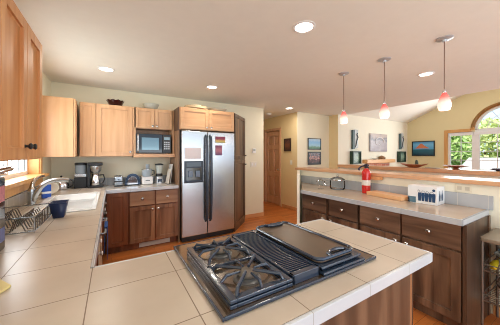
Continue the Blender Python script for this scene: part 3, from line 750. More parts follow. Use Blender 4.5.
obj('carafe_handle', M().tube([(.06, -.02, .18), (.11, -.03, .185), (.125, -.03, .12), (.10, -.03, .06), (.07, -.02, .06)], .009, 8), black, cf)
tg = thing('toaster', 'two-slot steel toaster between the drip coffee maker and the rounded kettle', 'toaster', (.09, 4.09, T1 + .001))
obj('body', M().box(-.06, .06, -.1, .1, .01, .16, .022, 3), mat('toaster_steel', (176, 184, 192), .25, .9), tg)
obj('base', M().box(-.055, .055, -.095, .095, 0, .012), black, tg)
obj('slots', M().box(-.03, -.012, -.08, .08, .1585, .1612).box(.012, .03, -.08, .08, .1585, .1612), black, tg)
obj('front_band', M().box(-.058, .058, -.103, -.0995, .07, .085, .002), black, tg)
obj('lever', M().box(-.012, .012, -.118, -.1, .10, .112, .003), black, tg)
t = thing('rounded_toaster', 'rounded chrome toaster with dark ends left of the food processor', 'toaster', (.285, 4.14, T1 + .001))
def dome(w_, h_, n=14): return [(w_ * math.cos(PI * i / n), .012 + h_ * math.sin(PI * i / n) ** .8) for i in range(n + 1)]
obj('body', M().vprism(dome(.105, .17), -.09, .09, .004), chrome, t)
obj('end_rib', M().vprism([(x_ * 1.05, z_ * 1.03 if z_ > .02 else z_) for x_, z_ in dome(.105, .17)], -.106, -.0905, .004), mat('dark_steel', (70, 84, 104), .2, .8), t)
obj('window', M().vprism([(x_ * .7, z_ * .75 + .008) for x_, z_ in dome(.105, .17)], -.1085, -.1062, .001), chrome, t)
obj('feet', M().box(-.09, .09, -.08, .08, 0, .0125, .002), black, t)
t = thing('food_processor', 'white food processor with clear work bowl', 'food processor', (.50, 4.12, T1 + .001))
obj('base', M().box(-.085, .085, -.09, .09, 0, .125, .018, 3), white, t)
obj('control_strip', M().box(-.03, .035, -.0925, -.0895, .06, .07, .001), hgrey, t)
obj('bowl', M().lathe([(.06, .126), (.072, .14), (.078, .235), (.08, .24)], (0, 0, 0), 24), mat('misty_plastic', (176, 190, 200), .1, alpha=.5), t)
obj('feed_tube', M().lathe([(.03, .245), (.03, .32), (.034, .325)], (.01, 0, 0), 16), mat('misty_plastic', (176, 190, 200)), t)
obj('lid', M().lathe([(.083, .236), (.083, .246), (.03, .255), (.0001, .256)], (0, 0, 0), 24), steel, t)
obj('handle', M().tube([(.078, 0, .225), (.11, 0, .22), (.112, 0, .16), (.075, 0, .15)], .008, 8), hgrey, t)
t = thing('blender', 'glass jar blender with black lid beside the food processor', 'blender', (.695, 4.14, T1 + .001))
obj('base', M().lathe([(.072, 0), (.072, .03), (.055, .10), (.05, .115)], (0, 0, 0), 4 * 6), mat('blender_silver', (210, 212, 216), .3, .5), t)
obj('control_panel', M().box(-.035, .035, -.071, -.058, .02, .075, .004), hgrey, t)
obj('collar', M().lathe([(.054, .115), (.056, .15), (.048, .165)], (0, 0, 0), 20), black, t)
obj('jar', M().lathe([(.045, .165), (.062, .30), (.064, .305)], (0, 0, 0), 20), mat('misty_jar', (205, 212, 206), .08), t)
obj('lid', M().lathe([(.067, .305), (.068, .325), (.03, .335), (.0001, .336)], (0, 0, 0), 20), black, t)
t = thing('cutting_board', 'white cutting board leaning on the refrigerator side panel', 'cutting board', (.855, 4.05, T1 + .001), R(0), 'white boards by the refrigerator')
obj('board', M().rbox((0, 0, .165), (.012, .22, .32), 0, .004, (0, R(6))), porcelain, t)
tb = thing('cutting_board', 'shorter white board leaning in front of the taller one', 'cutting board', (.805, 3.95, T1 + .001), R(0), 'white boards by the refrigerator')
obj('board', M().rbox((0, 0, .125), (.012, .20, .24), 0, .004, (0, R(10))), mat('board_ivory', (236, 228, 214), .4), tb)
t = thing('microwave_oven', 'black microwave oven in the maple niche', 'microwave', (.585, 4.10, UB + .0435))
obj('body', M().box(-.262, .262, -.155, .17, .012, .315, .004), black, t)
obj('door', M().box(-.26, .12, -.178, -.156, .014, .313, .004), blackgl, t)
obj('door_window', M().box(-.185, .07, -.181, -.1785, .06, .255, .002), mat('microwave_window_glare', (120, 142, 148), .12, .6), t)  # bright reflection on the dark window painted as a lighter colour
obj('handle', M().tube([(-.235, -.18, .03), (-.235, -.205, .05), (-.235, -.205, .28), (-.235, -.18, .30)], .011, 8), steel, t)
obj('control_panel', M().box(.124, .26, -.176, -.156, .014, .313, .003), black, t)
k_ = M()
for i in range(4):
    for j in range(3): k_.box(.148 + j * .032, .172 + j * .032, -.179, -.1765, .07 + i * .034, .094 + i * .034)
obj('buttons', k_, mat('button_grey', (190, 200, 205), .5), t)
obj('display', M().box(.15, .24, -.179, -.1765, .225, .27), mat('lcd', (150, 180, 190), .3), t)
obj('feet', M().box(-.2, .2, -.12, .12, 0, .0125), black, t)

# bowls on top of the cabinets
t = thing('fluted_bowl', 'dark red fluted bowl on top of the maple cabinet', 'bowl', (.05, 4.10, UT + .001))
m = M(); seg = 40; prof = [(.05, 0), (.085, .02), (.105, .06), (.12, .088), (.112, .085), (.08, .03), (.0001, .012)]
m.lathe(prof, (0, 0, 0), seg)
for v_ in m.bm.verts:
    r_ = math.hypot(v_.co.x, v_.co.y)
    if r_ > .09:
        k_ = 1 + .05 * math.cos(math.atan2(v_.co.y, v_.co.x) * 10); v_.co.x *= k_; v_.co.y *= k_; v_.co.z *= 1 + .06 * math.cos(math.atan2(v_.co.y, v_.co.x) * 10)
obj('bowl_body', m, mat('maroon_glaze', (52, 10, 16), .12, coat=.6), t)
t = thing('glass_bowl', 'clear glass bowl on the microwave cabinet', 'bowl', (.56, 4.10, UT + .001))
obj('bowl_body', M().lathe([(.045, 0), (.05, .006), (.10, .03), (.125, .085), (.13, .09), (.12, .085), (.095, .035), (.0001, .012)], (0, 0, 0), 32), mat('pale_glass', (196, 200, 190), .05, vary=.15), t)
t = thing('clear_glass_dish', 'clear glass dish on the cabinet over the refrigerator, right of the woven tray', 'dish', (1.62, 3.80, 2.156))
obj('dish_body', M().lathe([(.08, 0), (.13, .012), (.17, .05), (.165, .05), (.125, .018), (.0001, .008)], (0, 0, 0), 36), MATS['pale_glass'], t)
t = thing('woven_tray', 'flat round woven tray on the cabinet over the refrigerator', 'tray', (1.22, 3.80, 2.156))
m = M().lathe([(.17, 0), (.185, .012), (.19, .045), (.182, .046), (.172, .014), (.0001, .01)], (0, 0, 0), 40)
obj('tray_body', m, mat('wicker', (206, 186, 150), .8, vary=.2, nscale=60), t)
rim_ = [(.187 * math.cos(i * PI / 24), .187 * math.sin(i * PI / 24), .047 + .003 * (-1) ** i) for i in range(48)]
obj('rim', M().tube(rim_, .006, 6, True), mat('wicker', (206, 186, 150)), t)

# ------------------------------------------------------------------ refrigerator
t = thing('refrigerator', 'stainless side-by-side refrigerator with dark handles', 'refrigerator', (1.40, 3.60, 0))
def fx(px): return px - 1.40
obj('cabinet', M().box(-.455, .455, .075, .68, .02, 1.785, .006), mat('fridge_grey', (70, 74, 80), .5), t)
obj('base_grille', M().box(-.452, .452, .03, .075, .012, .085, .004), black, t)
m = M().box(-.462, -.040, 0, .07, .09, 1.78, .012, 3); fd = obj('freezer_door', m, steel, t)
m = M().box(-.032, .462, 0, .07, .09, 1.78, .012, 3); rd = obj('refrigerator_door', m, steel, t)
def hnd(x, par):
    pts = [(x, -.004, 1.72), (x, -.05, 1.68), (x, -.062, 1.4), (x, -.066, 1.0), (x, -.062, .6), (x, -.05, .34), (x, -.004, .30)]
    mm = M()
    for a_, b_ in zip(pts, pts[1:]): pass
    mm.tube(pts, [.014, .018, .022, .023, .022, .018, .014], 10)
    obj('handle', mm, hgrey, par)
hnd(-.072, fd); hnd(.004, rd)
m = M().box(-.425, -.115, -.006, .001, .945, 1.295, .003); dsp = obj('ice_dispenser', m, mat('dispenser_navy', (34, 46, 62), .3), fd)
obj('dispenser_recess', M().box(-.395, -.145, -.009, -.006, .985, 1.185, .001), blackgl, dsp)
obj('control_strip', M().box(-.39, -.15, -.009, -.006, 1.205, 1.275, .001), mat('panel_teal', (86, 104, 120), .3), dsp)
obj('paddle', M().box(-.365, -.295, -.03, -.009, 1.04, 1.14, .006), mat('paddle_grey', (110, 128, 150), .3), dsp)
obj('paddle', M().box(-.245, -.175, -.03, -.009, 1.04, 1.14, .006), mat('paddle_grey', (110, 128, 150)), dsp)
obj('drip_tray', M().box(-.39, -.15, -.022, -.006, .965, .98, .002), hgrey, dsp)
obj('brand_badge', M().box(-.045, .02, -.004, .0301, .02, .05, .001), white, t) if False else None
tag(obj('paper_note', M().box(1.40 - .42, 1.40 - .15, 3.5955, 3.5995, 1.33, 1.51), mat('note_paper', (228, 222, 226), .8, vary=.10, nscale=38)), 'pale paper note with faint writing on the freezer door', 'note')
tag(obj('fridge_magnet', M().box(1.50, 1.68, 3.592, 3.5995, 1.60, 1.705, .001), picture('magnet_a', [(0, (150, 150, 70)), (.35, (222, 190, 110)), (.5, (150, 60, 80)), (1, (120, 40, 70))], 14, .9)), 'landscape magnet picture, upper of two on the right refrigerator door', 'magnet', 'pictures on the refrigerator door')
tag(obj('fridge_magnet', M().box(1.50, 1.62, 3.592, 3.5995, 1.385, 1.555, .001), picture('magnet_b', [(0, (90, 60, 110)), (.5, (190, 120, 130)), (1, (110, 50, 90))], 16, 1.2)), 'upright purple and pink magnet picture, lower one on the refrigerator door', 'magnet', 'pictures on the refrigerator door')

# ------------------------------------------------------------------ cooktop
CT = T1 + .002
t = thing('cooktop', 'black glass gas cooktop set in the tiled peninsula', 'cooktop', (.665, .91, CT))
def cx(m, nm, mt, par=None): return obj(nm, m, mt, par or t, True)
cx(M().box(.275, 1.055, .605, 1.215, CT, CT + .010, .005), 'glass_panel', mat('black_glass_ceiling_tint', (74, 58, 42), .07, coat=1.0, vary=.03, spec=1.0))  # black glass, brown reflection of the ceiling mixed into the base colour
e = M()
e.box(.273, .281, .603, 1.217, CT, CT + .012, .003).box(1.049, 1.057, .603, 1.217, CT, CT + .012, .003).box(.281, 1.049, .603, .611, CT, CT + .012, .003).box(.281, 1.049, 1.209, 1.217, CT, CT + .012, .003)
cx(e, 'rim', iron)
G0, G1, H0, H1 = .318, .548, .632, 1.085
bz = CT + .010
# burner tray: a raised frame around a sunken floor
m = M()
m.box(G0, G1, H0, H1, bz, bz + .012, .003)
cx(m, 'burner_tray', mat('tray_ceiling_tint', (92, 76, 60), .15, coat=1.0, spec=1.0))  # black enamel browned to carry the warm ceiling reflection
m = M(); fz = bz + .030
for (a, b_, c_, d_) in ((G0 - .010, G0 + .016, H0 - .010, H1 + .010), (G1 - .016, G1 + .010, H0 - .010, H1 + .010), (G0 + .016, G1 - .016, H0 - .010, H0 + .016), (G0 + .016, G1 - .016, H1 - .016, H1 + .010)):
    m.box(a, b_, c_, d_, bz + .001, bz + .014, .003); m.box(a, b_, c_, d_, bz + .018, fz, .003)
m.box(G0, G1, (H0 + H1) / 2 - .008, (H0 + H1) / 2 + .008, bz + .018, fz, .003)
for a_ in (G0 + .004, G1 - .004):
    for b_ in (H0 + .004, H1 - .004, (H0 + H1) / 2): m.box(a_ - .005, a_ + .005, b_ - .005, b_ + .005, bz + .01, bz + .022)
cx(m, 'grate_frame', iron)
capm = mat('burner_cap', (112, 104, 96), .4, .2)
for by in (.735, .975):
    bx = (G0 + G1) / 2
    bn = cx(M().lathe([(.052, 0), (.052, .006), (.040, .010), (.040, .016), (.001, .016)], (bx, by, bz + .012), 28), 'burner', mat('burner_ring', (120, 122, 124), .4, .7))
    obj('burner_cap', M().lathe([(.034, .0165), (.037, .019), (.037, .024), (.030, .028), (.001, .029)], (bx, by, bz + .012), 28), capm, bn, True)
    g = M(); tz = bz + .046
    for a_ in (45, 135, 225, 315):
        ca_, sa = math.cos(R(a_)), math.sin(R(a_))
        ex, ey = bx + ca_ * .135, by + sa * .135
        ex = max(G0 + .008, min(G1 - .008, ex)); ey = max(by - .098, min(by + .098, ey))
        g.tube([(ex, ey, fz - .004), (ex - ca_ * .012, ey - sa * .012, tz), (bx + ca_ * .022, by + sa * .022, tz + .002)], [.006, .0065, .0055], 8)
    for a_ in (0, 180):
        ca_ = math.cos(R(a_))
        g.tube([(bx + ca_ * .107, by, fz - .004), (bx + ca_ * .085, by, tz), (bx + ca_ * .03, by, tz)], [.005, .006, .004], 8)
    for a_ in (90, 270):
        sa = math.sin(R(a_)); g.tube([(bx, by + sa * .10, fz - .004), (bx, by + sa * .085, tz), (bx, by + sa * .03, tz)], [.005, .006, .004], 8)
    cx(g, 'burner_grate', iron)
# centre vent grille
V0, V1 = .560, .702
m = M(); vz0 = bz
m.box(V0, V0 + .012, .625, 1.12, vz0, vz0 + .036, .003).box(V1 - .012, V1, .625, 1.12, vz0, vz0 + .036, .003).box(V0, V1, .625, .650, vz0, vz0 + .036, .003).box(V0, V1, 1.10, 1.12, vz0, vz0 + .036, .003)
cx(m, 'vent_frame', iron)
cx(M().box(V0 + .012, V1 - .012, .65, 1.10, vz0, vz0 + .008), 'vent_pan', blackgl)
m = M(); y = .66
while y < 1.098: m.box(V0 + .012, V1 - .012, y, y + .0045, vz0 + .026, vz0 + .034); y += .0125
for k in range(4):
    xx = V0 + .012 + (V1 - V0 - .024) * (k + .5) / 4; m.box(xx - .002, xx + .002, .65, 1.10, vz0 + .024, vz0 + .031)
cx(m, 'vent_bars', iron)
# right module tray under the griddle
m = M()
for i, dz in enumerate((0, .018)):
    a_ = .012 * (1 - i)
    m.box(.710 - a_ * .3, .965 + a_, .62 - a_, 1.135 + a_, bz + dz, bz + dz + .013, .005)
cx(m, 'right_tray', iron)
m = M()
for k in range(5): m.tube([(1.00, 1.10 - k * .10, bz), (1.00, 1.10 - k * .10, bz + .004)], .016, 16)
# griddle plate: its own thing resting on the right tray
gz = bz + .034
t2 = thing('griddle_plate', 'rounded cast iron griddle plate with brown cooking surface on the cooktop', 'griddle', (.84, .875, gz))
def rrect(x0, x1, y0_, y1_, r, n=6):
    out = []
    for cx_, cy_, a0 in ((x1 - r, y1_ - r, 0), (x0 + r, y1_ - r, 90), (x0 + r, y0_ + r, 180), (x1 - r, y0_ + r, 270)):
        for i in range(n + 1):
            a = R(a0 + 90 * i / n); out.append((cx_ + r * math.cos(a), cy_ + r * math.sin(a)))
    return out
obj('plate', M().prism(rrect(.712, .947, .640, 1.125, .035), gz, gz + .012, .003), griddle_m, t2, True)
pp = [(x, y, gz + .014) for x, y in rrect(.714, .945, .642, 1.123, .034)]
obj('rim', M().tube(pp, .0075, 8, True), iron, t2, True)
for yy, sg in ((.660, 1), (1.095, -1)):
    obj('handle_loop', M().tube([(.785, yy - sg * .022, gz + .018), (.79, yy, gz + .020), (.82, yy + sg * .012, gz + .021), (.865, yy + sg * .012, gz + .021), (.895, yy, gz + .020), (.90, yy - sg * .022, gz + .018)], .0075, 8), iron, t2, True)
    obj('handle_slot', M().prism(rrect(.797, .888, yy - .016, yy + .004, .009), gz + .0121, gz + .0135), black, t2, True)

# ------------------------------------------------------------------ things on the bar worktop
t = thing('fire_extinguisher', 'red fire extinguisher standing on the worktop against the bar wall', 'fire extinguisher', (2.755, 1.705, T1 + .001))
obj('cylinder', M().lathe([(.046, 0), (.050, .01), (.0505, .245), (.046, .275), (.030, .300), (.018, .308), (.018, .315)], (0, 0, 0), 32), red, t)
obj('label_band', M().lathe([(.0513, .10), (.0513, .165)], (0, 0, 0), 32, cap=False), mat('ext_label', (236, 228, 222), .4, vary=.1, nscale=50), t)
obj('valve', M().lathe([(.020, .315), (.020, .335), (.014, .345), (.012, .36)], (0, 0, 0), 16), black, t)
hm = mat('ext_purple_black', (46, 38, 66), .35)
obj('lever', M().tube([(.02, .03, .352), (-.01, -.01, .362), (-.04, -.055, .350)], [.010, .012, .007], 8).tube([(.0, .02, .345), (-.02, -.03, .335), (-.04, -.06, .318)], [.009, .009, .006], 8), hm, t)
obj('nozzle', M().tube([(-.005, .02, .345), (-.02, .052, .335), (-.03, .075, .31), (-.03, .082, .285)], [.010, .010, .011, .014], 10), hm, t)
t = thing('wooden_board', 'thick pale wooden chopping block lying before the fire extinguisher', 'chopping board', (2.60, 1.38, T1 + .001))
bp_ = [(2.655, 1.64), (2.58, 1.215), (2.753, 1.185), (2.828, 1.61)]
obj('block', M().prism(bp_, T1 + .001, T1 + .043, .004), wood('block_maple', (226, 170, 120), (242, 196, 150), .35, axis='Y'), t, True)
# carton
t = thing('printed_carton', 'white carton printed with dark blue glasses on the worktop', 'box', (2.732, 1.055, T1 + .001), .04)
cl, cw_, chh = .245, .20, .172
obj('carton', M().box(-cw_ / 2, cw_ / 2, -cl / 2, cl / 2, 0, chh, .002), mat('carton_white', (240, 242, 246), .4, vary=.02), t)
pb = mat('print_blue', (36, 72, 112), .35, vary=.25, nscale=30)
pic = M(); X_ = -cw_ / 2 - .0012
def glass_shape(mm, yc, z0_, w_, h_, x=X_):
    mm.bm.faces.new([mm.bm.verts.new((x, yc + a, z0_ + b)) for a, b in ((-w_ * .4, 0), (w_ * .4, 0), (w_ * .5, h_ * .7), (w_ * .46, h_), (-w_ * .46, h_), (-w_ * .5, h_ * .7))])
for k in range(5): glass_shape(pic, -.098 + k * .029, .026, .029, .082)
obj('printed_glasses', pic, pb, t)
pic = M()
pic.poly([(X_ - .0003, .050, .004), (X_ - .0003, .121, .004), (X_ - .0003, .121, .062), (X_ - .0003, .050, .062)])
obj('printed_panel', pic, mat('print_teal', (84, 122, 144), .35, vary=.2, nscale=30), t)
pic = M()
pic.poly([(X_ - .0006, .104, .002), (X_ - .0006, .122, .002), (X_ - .0006, .122, .058), (X_ - .0006, .108, .045)])
obj('printed_corner', pic, mat('print_black', (26, 26, 40), .35), t)
sc_ = M()
for q in range(2):
    pts = [(X_ - .001, .035 - .011 * i, .118 + .011 * math.sin(i * 1.9) + (.008 if i in (1, 5) else 0)) for i in range(13)]
sc_.tube(pts, .0016, 5); sc_.lathe([(.012, 0), (.012, .0015), (.0001, .0016)], (X_ + .0002, -.098, .140), 18, 'X')
obj('script_lettering', sc_, pb, t)
pic = M(); ys_ = -cl / 2 - .0012
for xc in (-.032, .032):
    pic.bm.faces.new([pic.bm.verts.new((xc + a, ys_, .035 + b)) for a, b in ((-.018, 0), (.018, 0), (.022, .05), (.008, .075), (.006, .10), (-.006, .10), (-.008, .075), (-.022, .05))])
obj('printed_glasses', pic, pb, t)
# glassware at the far end
gm = glass('jar_glass', (.93, .955, .97), .14)
t = thing('glass_cookie_jar', 'wide lidded glass jar on the bar worktop', 'jar', (2.71, 2.10, T1 + .001))
obj('jar_body', M().lathe([(.085, 0), (.098, .012), (.102, .06), (.098, .12), (.090, .135)], (0, 0, 0), 36), gm, t)
obj('lid', M().lathe([(.095, .136), (.098, .142), (.06, .165), (.018, .176), (.010, .182), (.018, .192), (.014, .205), (.001, .209)], (0, 0, 0), 32), gm, t)
obj('band', M().lathe([(.100, .128), (.1015, .134), (.100, .140)], (0, 0, 0), 36, cap=False), chrome, t)
t = thing('glass_pitcher', 'small stemmed glass pitcher left of the wide glass jar', 'pitcher', (2.53, 2.24, T1 + .001))
obj('bowl', M().lathe([(.036, 0), (.038, .004), (.008, .012), (.007, .035), (.03, .05), (.052, .085), (.060, .115)], (0, 0, 0), 28), gm, t)
obj('handle', M().tube([(.045, -.03, .11), (.07, -.06, .12), (.075, -.065, .09), (.045, -.03, .07)], .005, 8), gm, t)
obj('stopper', M().lathe([(.045, .117), (.020, .130), (.006, .137), (.012, .148), (.001, .155)], (0, 0, 0), 20), gm, t)
# corbel under bar
tag(obj('bar_bracket', M().box(2.80, BX - .001, 1.55, 1.68, 1.085, 1.125, .004), base_m), 'small orange wood bracket under the bar ledge behind the extinguisher', 'bracket')
t = thing('wall_outlet', 'white double outlet plate on the bar wall behind the carton', 'outlet', (BX, .80, 1.04))
obj('plate', M().box(-.006, -.0005, -.06, .06, 0, .075, .003), mat('outlet_ivory', (232, 226, 208), .4), t)
obj('sockets', M().box(-.008, -.006, -.045, -.012, .02, .055, .001).box(-.008, -.006, .012, .045, .02, .055, .001), mat('socket_beige', (206, 198, 180), .5), t)  # sockets a little darker than the ivory plate

# ------------------------------------------------------------------ wire rack at the right edge
t = thing('wire_rack', 'dark metal shelf rack with wooden top beside the bar cabinets', 'rack', (2.645, .34, 0))
hx, hy = .20, .235
sm_ = mat('rack_metal', (128, 120, 112), .35, .7)
for sx_ in (-1, 1):
    for sy_ in (-1, 1):
        obj('post', M().tube([(sx_ * hx, sy_ * hy, 0), (sx_ * hx, sy_ * hy, .735)], .009, 10), sm_, t)
tp = [(-hx - .03, -hy - .0), (-hx - .03, hy), (-hx, hy + .012), (hx + .01, hy + .012), (hx + .01, -hy - .012), (-hx, -hy - .012)]
obj('top_shelf', M().prism(tp[::-1], .735, .765, .008), mat('rack_top', (150, 136, 118), .3, .2, vary=.12), t)
for z in (.28, .51):
    m = M().tube([(-hx, -hy, z), (hx, -hy, z), (hx, hy, z), (-hx, hy, z)], .006, 8, True)
    for k in range(12):
        xx = -hx + .033 * (k + .5); m.tube([(xx, -hy, z), (xx, hy, z)], .0025, 5)
    m.tube([(-hx, -hy, z + .05), (-hx, hy, z + .05)], .004, 6).tube([(-hx, hy, z + .05), (hx, hy, z + .05)], .004, 6)
    obj('wire_shelf', m, sm_, t)
t = thing('mixing_bowl', 'steel and blue mixing bowl stack on the middle rack shelf', 'bowl', (2.69, .425, .516))
obj('bowl_body', M().lathe([(.06, 0), (.09, .02), (.13, .08), (.135, .085), (.125, .083), (.085, .025), (.0001, .01)], (0, 0, 0), 32), steel, t)
t = thing('blue_bowl', 'dark teal bowl nested in the steel bowl on the rack', 'bowl', (2.69, .425, .542))
obj('bowl_body', M().lathe([(.05, 0), (.07, .01), (.11, .08), (.114, .084), (.105, .082), (.066, .018), (.0001, .008)], (0, 0, 0), 32), mat('teal_glaze', (60, 96, 112), .2), t)
bt = thing('banana', 'yellow banana on the rack shelf, lying along its far edge by the post', 'banana', (2.50, .50, .557), 0, 'bananas on the rack')
def banana(par):
    obj('fruit', M().tube([(-.02 + .02 * math.cos(a), .09 * math.sin(a) - .0, .012 + .02 * (1 - math.cos(a))) for a in [R(-80 + 20 * i) for i in range(9)]], [.007, .015, .020, .023, .024, .023, .020, .014, .007], 10), mat('banana_yellow', (236, 208, 40), .45, vary=.1), par)
    obj('stem', M().tube([(-.016, -.088, .030), (-.014, -.105, .040)], [.005, .004], 6), mat('banana_stem', (140, 120, 50), .6), par)
banana(bt); bt.location = (2.55, .535, .523); bt.rotation_euler = (0, 0, R(97))
dup(bt, (2.485, .27, .523), 'yellow banana on the rack shelf edge, nearer the right border', R(6))
t = thing('fruit_basket', 'dark woven basket on the lower rack shelf', 'basket', (2.62, .38, .286))
obj('basket_body', M().lathe([(.07, 0), (.11, .03), (.15, .10), (.15, .108), (.14, .10), (.10, .035), (.0001, .012)], (0, 0, 0), 28), mat('basket_dark', (84, 60, 44), .7, vary=.3, nscale=50), t)
obj('handle', M().tube([(0, .145 * math.cos(a), .10 + .12 * math.sin(a)) for a in [PI * i / 10 for i in range(11)]], .005, 6), mat('basket_dark', (84, 60, 44)), t)

# ------------------------------------------------------------------ bowls on the divider ledge
t = thing('oval_dish', 'long shallow carved wooden dish on the divider ledge below the landscape picture', 'dish', (5.165, 2.20, 1.141))
m = M().lathe([(.06, 0), (.10, .008), (.22, .045), (.25, .06), (.235, .058), (.10, .02), (.0001, .014)], (0, 0, 0), 36)
for v_ in m.bm.verts:
    v_.co.x *= .42; v_.co.z += max(0, abs(v_.co.y) - .15) * .25
obj('dish_body', m, bowlwood, t)
t = thing('pedestal_bowl', 'wide wooden pedestal bowl on the divider ledge before the window', 'bowl', (5.165, 1.545, 1.141))
obj('foot', M().lathe([(.05, 0), (.052, .008), (.03, .016), (.034, .026)], (0, 0, 0), 24), bowlwood, t)
obj('bowl_body', M().lathe([(.034, .026), (.09, .036), (.175, .062), (.178, .068), (.168, .066), (.08, .046), (.0001, .04)], (0, 0, 0), 36), bowlwood, t)
t = thing('blue_platter', 'slate blue shallow platter on the divider ledge at the right edge', 'platter', (5.165, 1.00, 1.141))
obj('platter_body', M().lathe([(.05, 0), (.07, .004), (.13, .026), (.15, .038), (.142, .038), (.07, .012), (.0001, .008)], (0, 0, 0), 36), mat('slate_blue', (84, 92, 120), .25), t)
tag(obj('flat_tray', M().box(5.09, 5.24, 1.80, 1.98, 1.141, 1.152, .003), mat('flat_grey', (150, 138, 132), .4)), 'thin grey tray lying between the carved dish and the pedestal bowl', 'tray')

# ------------------------------------------------------------------ walls: pictures, switches
def framed(name, label, cat, c, w_, h_, face, pm, fm, fw=.02, depth=.025, group=None):
    """c = centre on the wall, face '-Y' or '-X'"""
    rot = 0 if face == '-Y' else R(-90)
    t = thing(name, label, cat, (c[0], c[1], c[2] - h_ / 2), rot, group)
    f = M().box(-w_ / 2, -w_ / 2 + fw, -depth, -.001, 0, h_, .002).box(w_ / 2 - fw, w_ / 2, -depth, -.001, 0, h_, .002).box(-w_ / 2 + fw, w_ / 2 - fw, -depth, -.001, 0, fw, .002).box(-w_ / 2 + fw, w_ / 2 - fw, -depth, -.001, h_ - fw, h_, .002)
    obj('frame', f, fm, t)
    obj('picture', M().box(-w_ / 2 + fw - .001, w_ / 2 - fw + .001, -depth * .6, -.002, fw - .001, h_ - fw + .001), pm, t)
    return t
seapic = picture('pic_sea', [(0, (40, 90, 60)), (.2, (90, 140, 110)), (.34, (150, 200, 225)), (.7, (120, 180, 225)), (1, (190, 215, 235))], 5, .35)
framed('framed_picture', 'black-framed blue seascape, upper of two left of the shaded wall corner', 'picture', (4.49, 4.193, 1.67), .47, .295, '-Y', seapic, black, .018)
framed('framed_picture', 'black-framed reddish portrait-like print, lower of two left of the shaded wall corner', 'picture', (4.49, 4.193, 1.305), .47, .335, '-Y', picture('pic_red', [(0, (40, 30, 34)), (.4, (110, 60, 60)), (.55, (210, 160, 150)), (.75, (60, 60, 80)), (1, (170, 170, 180))], 5, 1.6), black, .04)
framed('framed_picture', 'small brown framed print on the hall wall', 'picture', (3.909, 4.55, 1.65), .26, .33, '-X', picture('pic_brown', [(0, (70, 46, 40)), (.5, (130, 80, 60)), (1, (60, 50, 60))], 8, 1.5), mat('frame_dark_brown', (60, 42, 34), .5), .03)
framed('framed_picture', 'dark framed picture of an orange mountain on the window wall', 'picture', (RX - .061, 3.44, 1.595), .64, .49, '-X', picture('pic_sky', [(0, (20, 60, 80)), (.42, (30, 100, 120)), (.46, (80, 160, 210)), (.8, (120, 190, 230)), (1, (60, 140, 200))], 2, .12), mat('frame_black_teal', (22, 34, 38), .4), .03)
mt_ = M().poly([(0, -.24, .02), (0, .16, .02), (0, .02, .11), (0, -.05, .18), (0, -.10, .17), (0, -.17, .09)])
o = obj('mountain', mt_, mat('mountain_orange', (208, 126, 88), .6)); o.location = (RX - .061 - .018, 3.46, 1.60); o.rotation_euler = (0, 0, PI)
par = [q for q in SC.objects if q.get('label', '').startswith('dark framed picture of an orange')][0]
mw = Matrix.Translation(o.location) @ Matrix.Rotation(PI, 4, 'Z')
o.parent = par; o.matrix_parent_inverse = Matrix.Identity(4)
loc = parent_matrix(par).inverted() @ mw
o.location = loc.to_translation(); o.rotation_euler = loc.to_euler()
# swirl canvas
t = thing('swirl_canvas', 'square grey canvas with a pale swirl above the fireplace mantel', 'picture', (6.91, 3.905, 1.49))
obj('canvas', M().box(-.45, .45, -.04, -.001, 0, .53, .003), picture('pic_swirl', [(0, (150, 140, 150)), (.5, (184, 180, 186)), (.7, (130, 134, 146)), (1, (190, 176, 170))], 3, 1.3), t)
sw = [(-.02 + (.30 - .012 * i) * math.cos(i * .3), -.042, .27 + (.19 - .0078 * i) * math.sin(i * .3)) for i in range(24)]
obj('swirl', M().tube(sw, [.022 - .0007 * i for i in range(24)], 6), mat('swirl_white', (224, 222, 224), .6), t)
# tall wall ornaments over green shadow boxes
def ornament(label, x, z, gr):
    t = thing('wall_ornament', label, 'ornament', (x, 3.905, z), 0, gr)
    obj('back_plate', M().box(-.13, -.04, -.05, -.001, 0, .52, .006), mat('ornament_teal', (70, 92, 96), .5), t)
    obj('front_plate', M().box(-.04, .14, -.03, -.001, .03, .54, .006), mat('ornament_pale', (196, 204, 206), .5), t)
    obj('scroll', M().tube([(.10, -.035, .44), (.06, -.045, .40), (.11, -.045, .33), (.05, -.045, .22), (.02, -.045, .10), (-.04, -.045, .04)], .012, 8), mat('ornament_dark', (72, 78, 84), .4), t)
ornament('tall teal and pale wall ornament left of the swirl canvas', 5.75, 1.55, 'tall wall ornaments')
ornament('tall teal and pale wall ornament right of the swirl canvas', 8.26, 1.57, 'tall wall ornaments')
def shadowbox(label, x, z):
    t = thing('shadow_box', label, 'shadow box', (x, 3.905, z), 0, 'green shadow boxes')
    g = mat('dark_green', (28, 58, 46), .5)
    obj('frame', M().box(-.19, -.15, -.10, -.001, 0, .35, .003).box(.16, .19, -.10, -.001, 0, .35, .003).box(-.15, .16, -.10, -.001, 0, .03, .003).box(-.15, .16, -.10, -.001, .32, .35, .003), g, t)
    obj('picture', M().box(-.15, .16, -.06, -.002, .03, .32), picture('pic_green', [(0, (60, 90, 74)), (.5, (150, 176, 156)), (1, (90, 120, 110))], 8, 1.4) if 'pic_green' not in MATS else MATS['pic_green'], t)
shadowbox('green framed shadow box under the left tall ornament', 5.74, 1.14)
shadowbox('green framed shadow box under the right tall ornament', 8.22, 1.15)
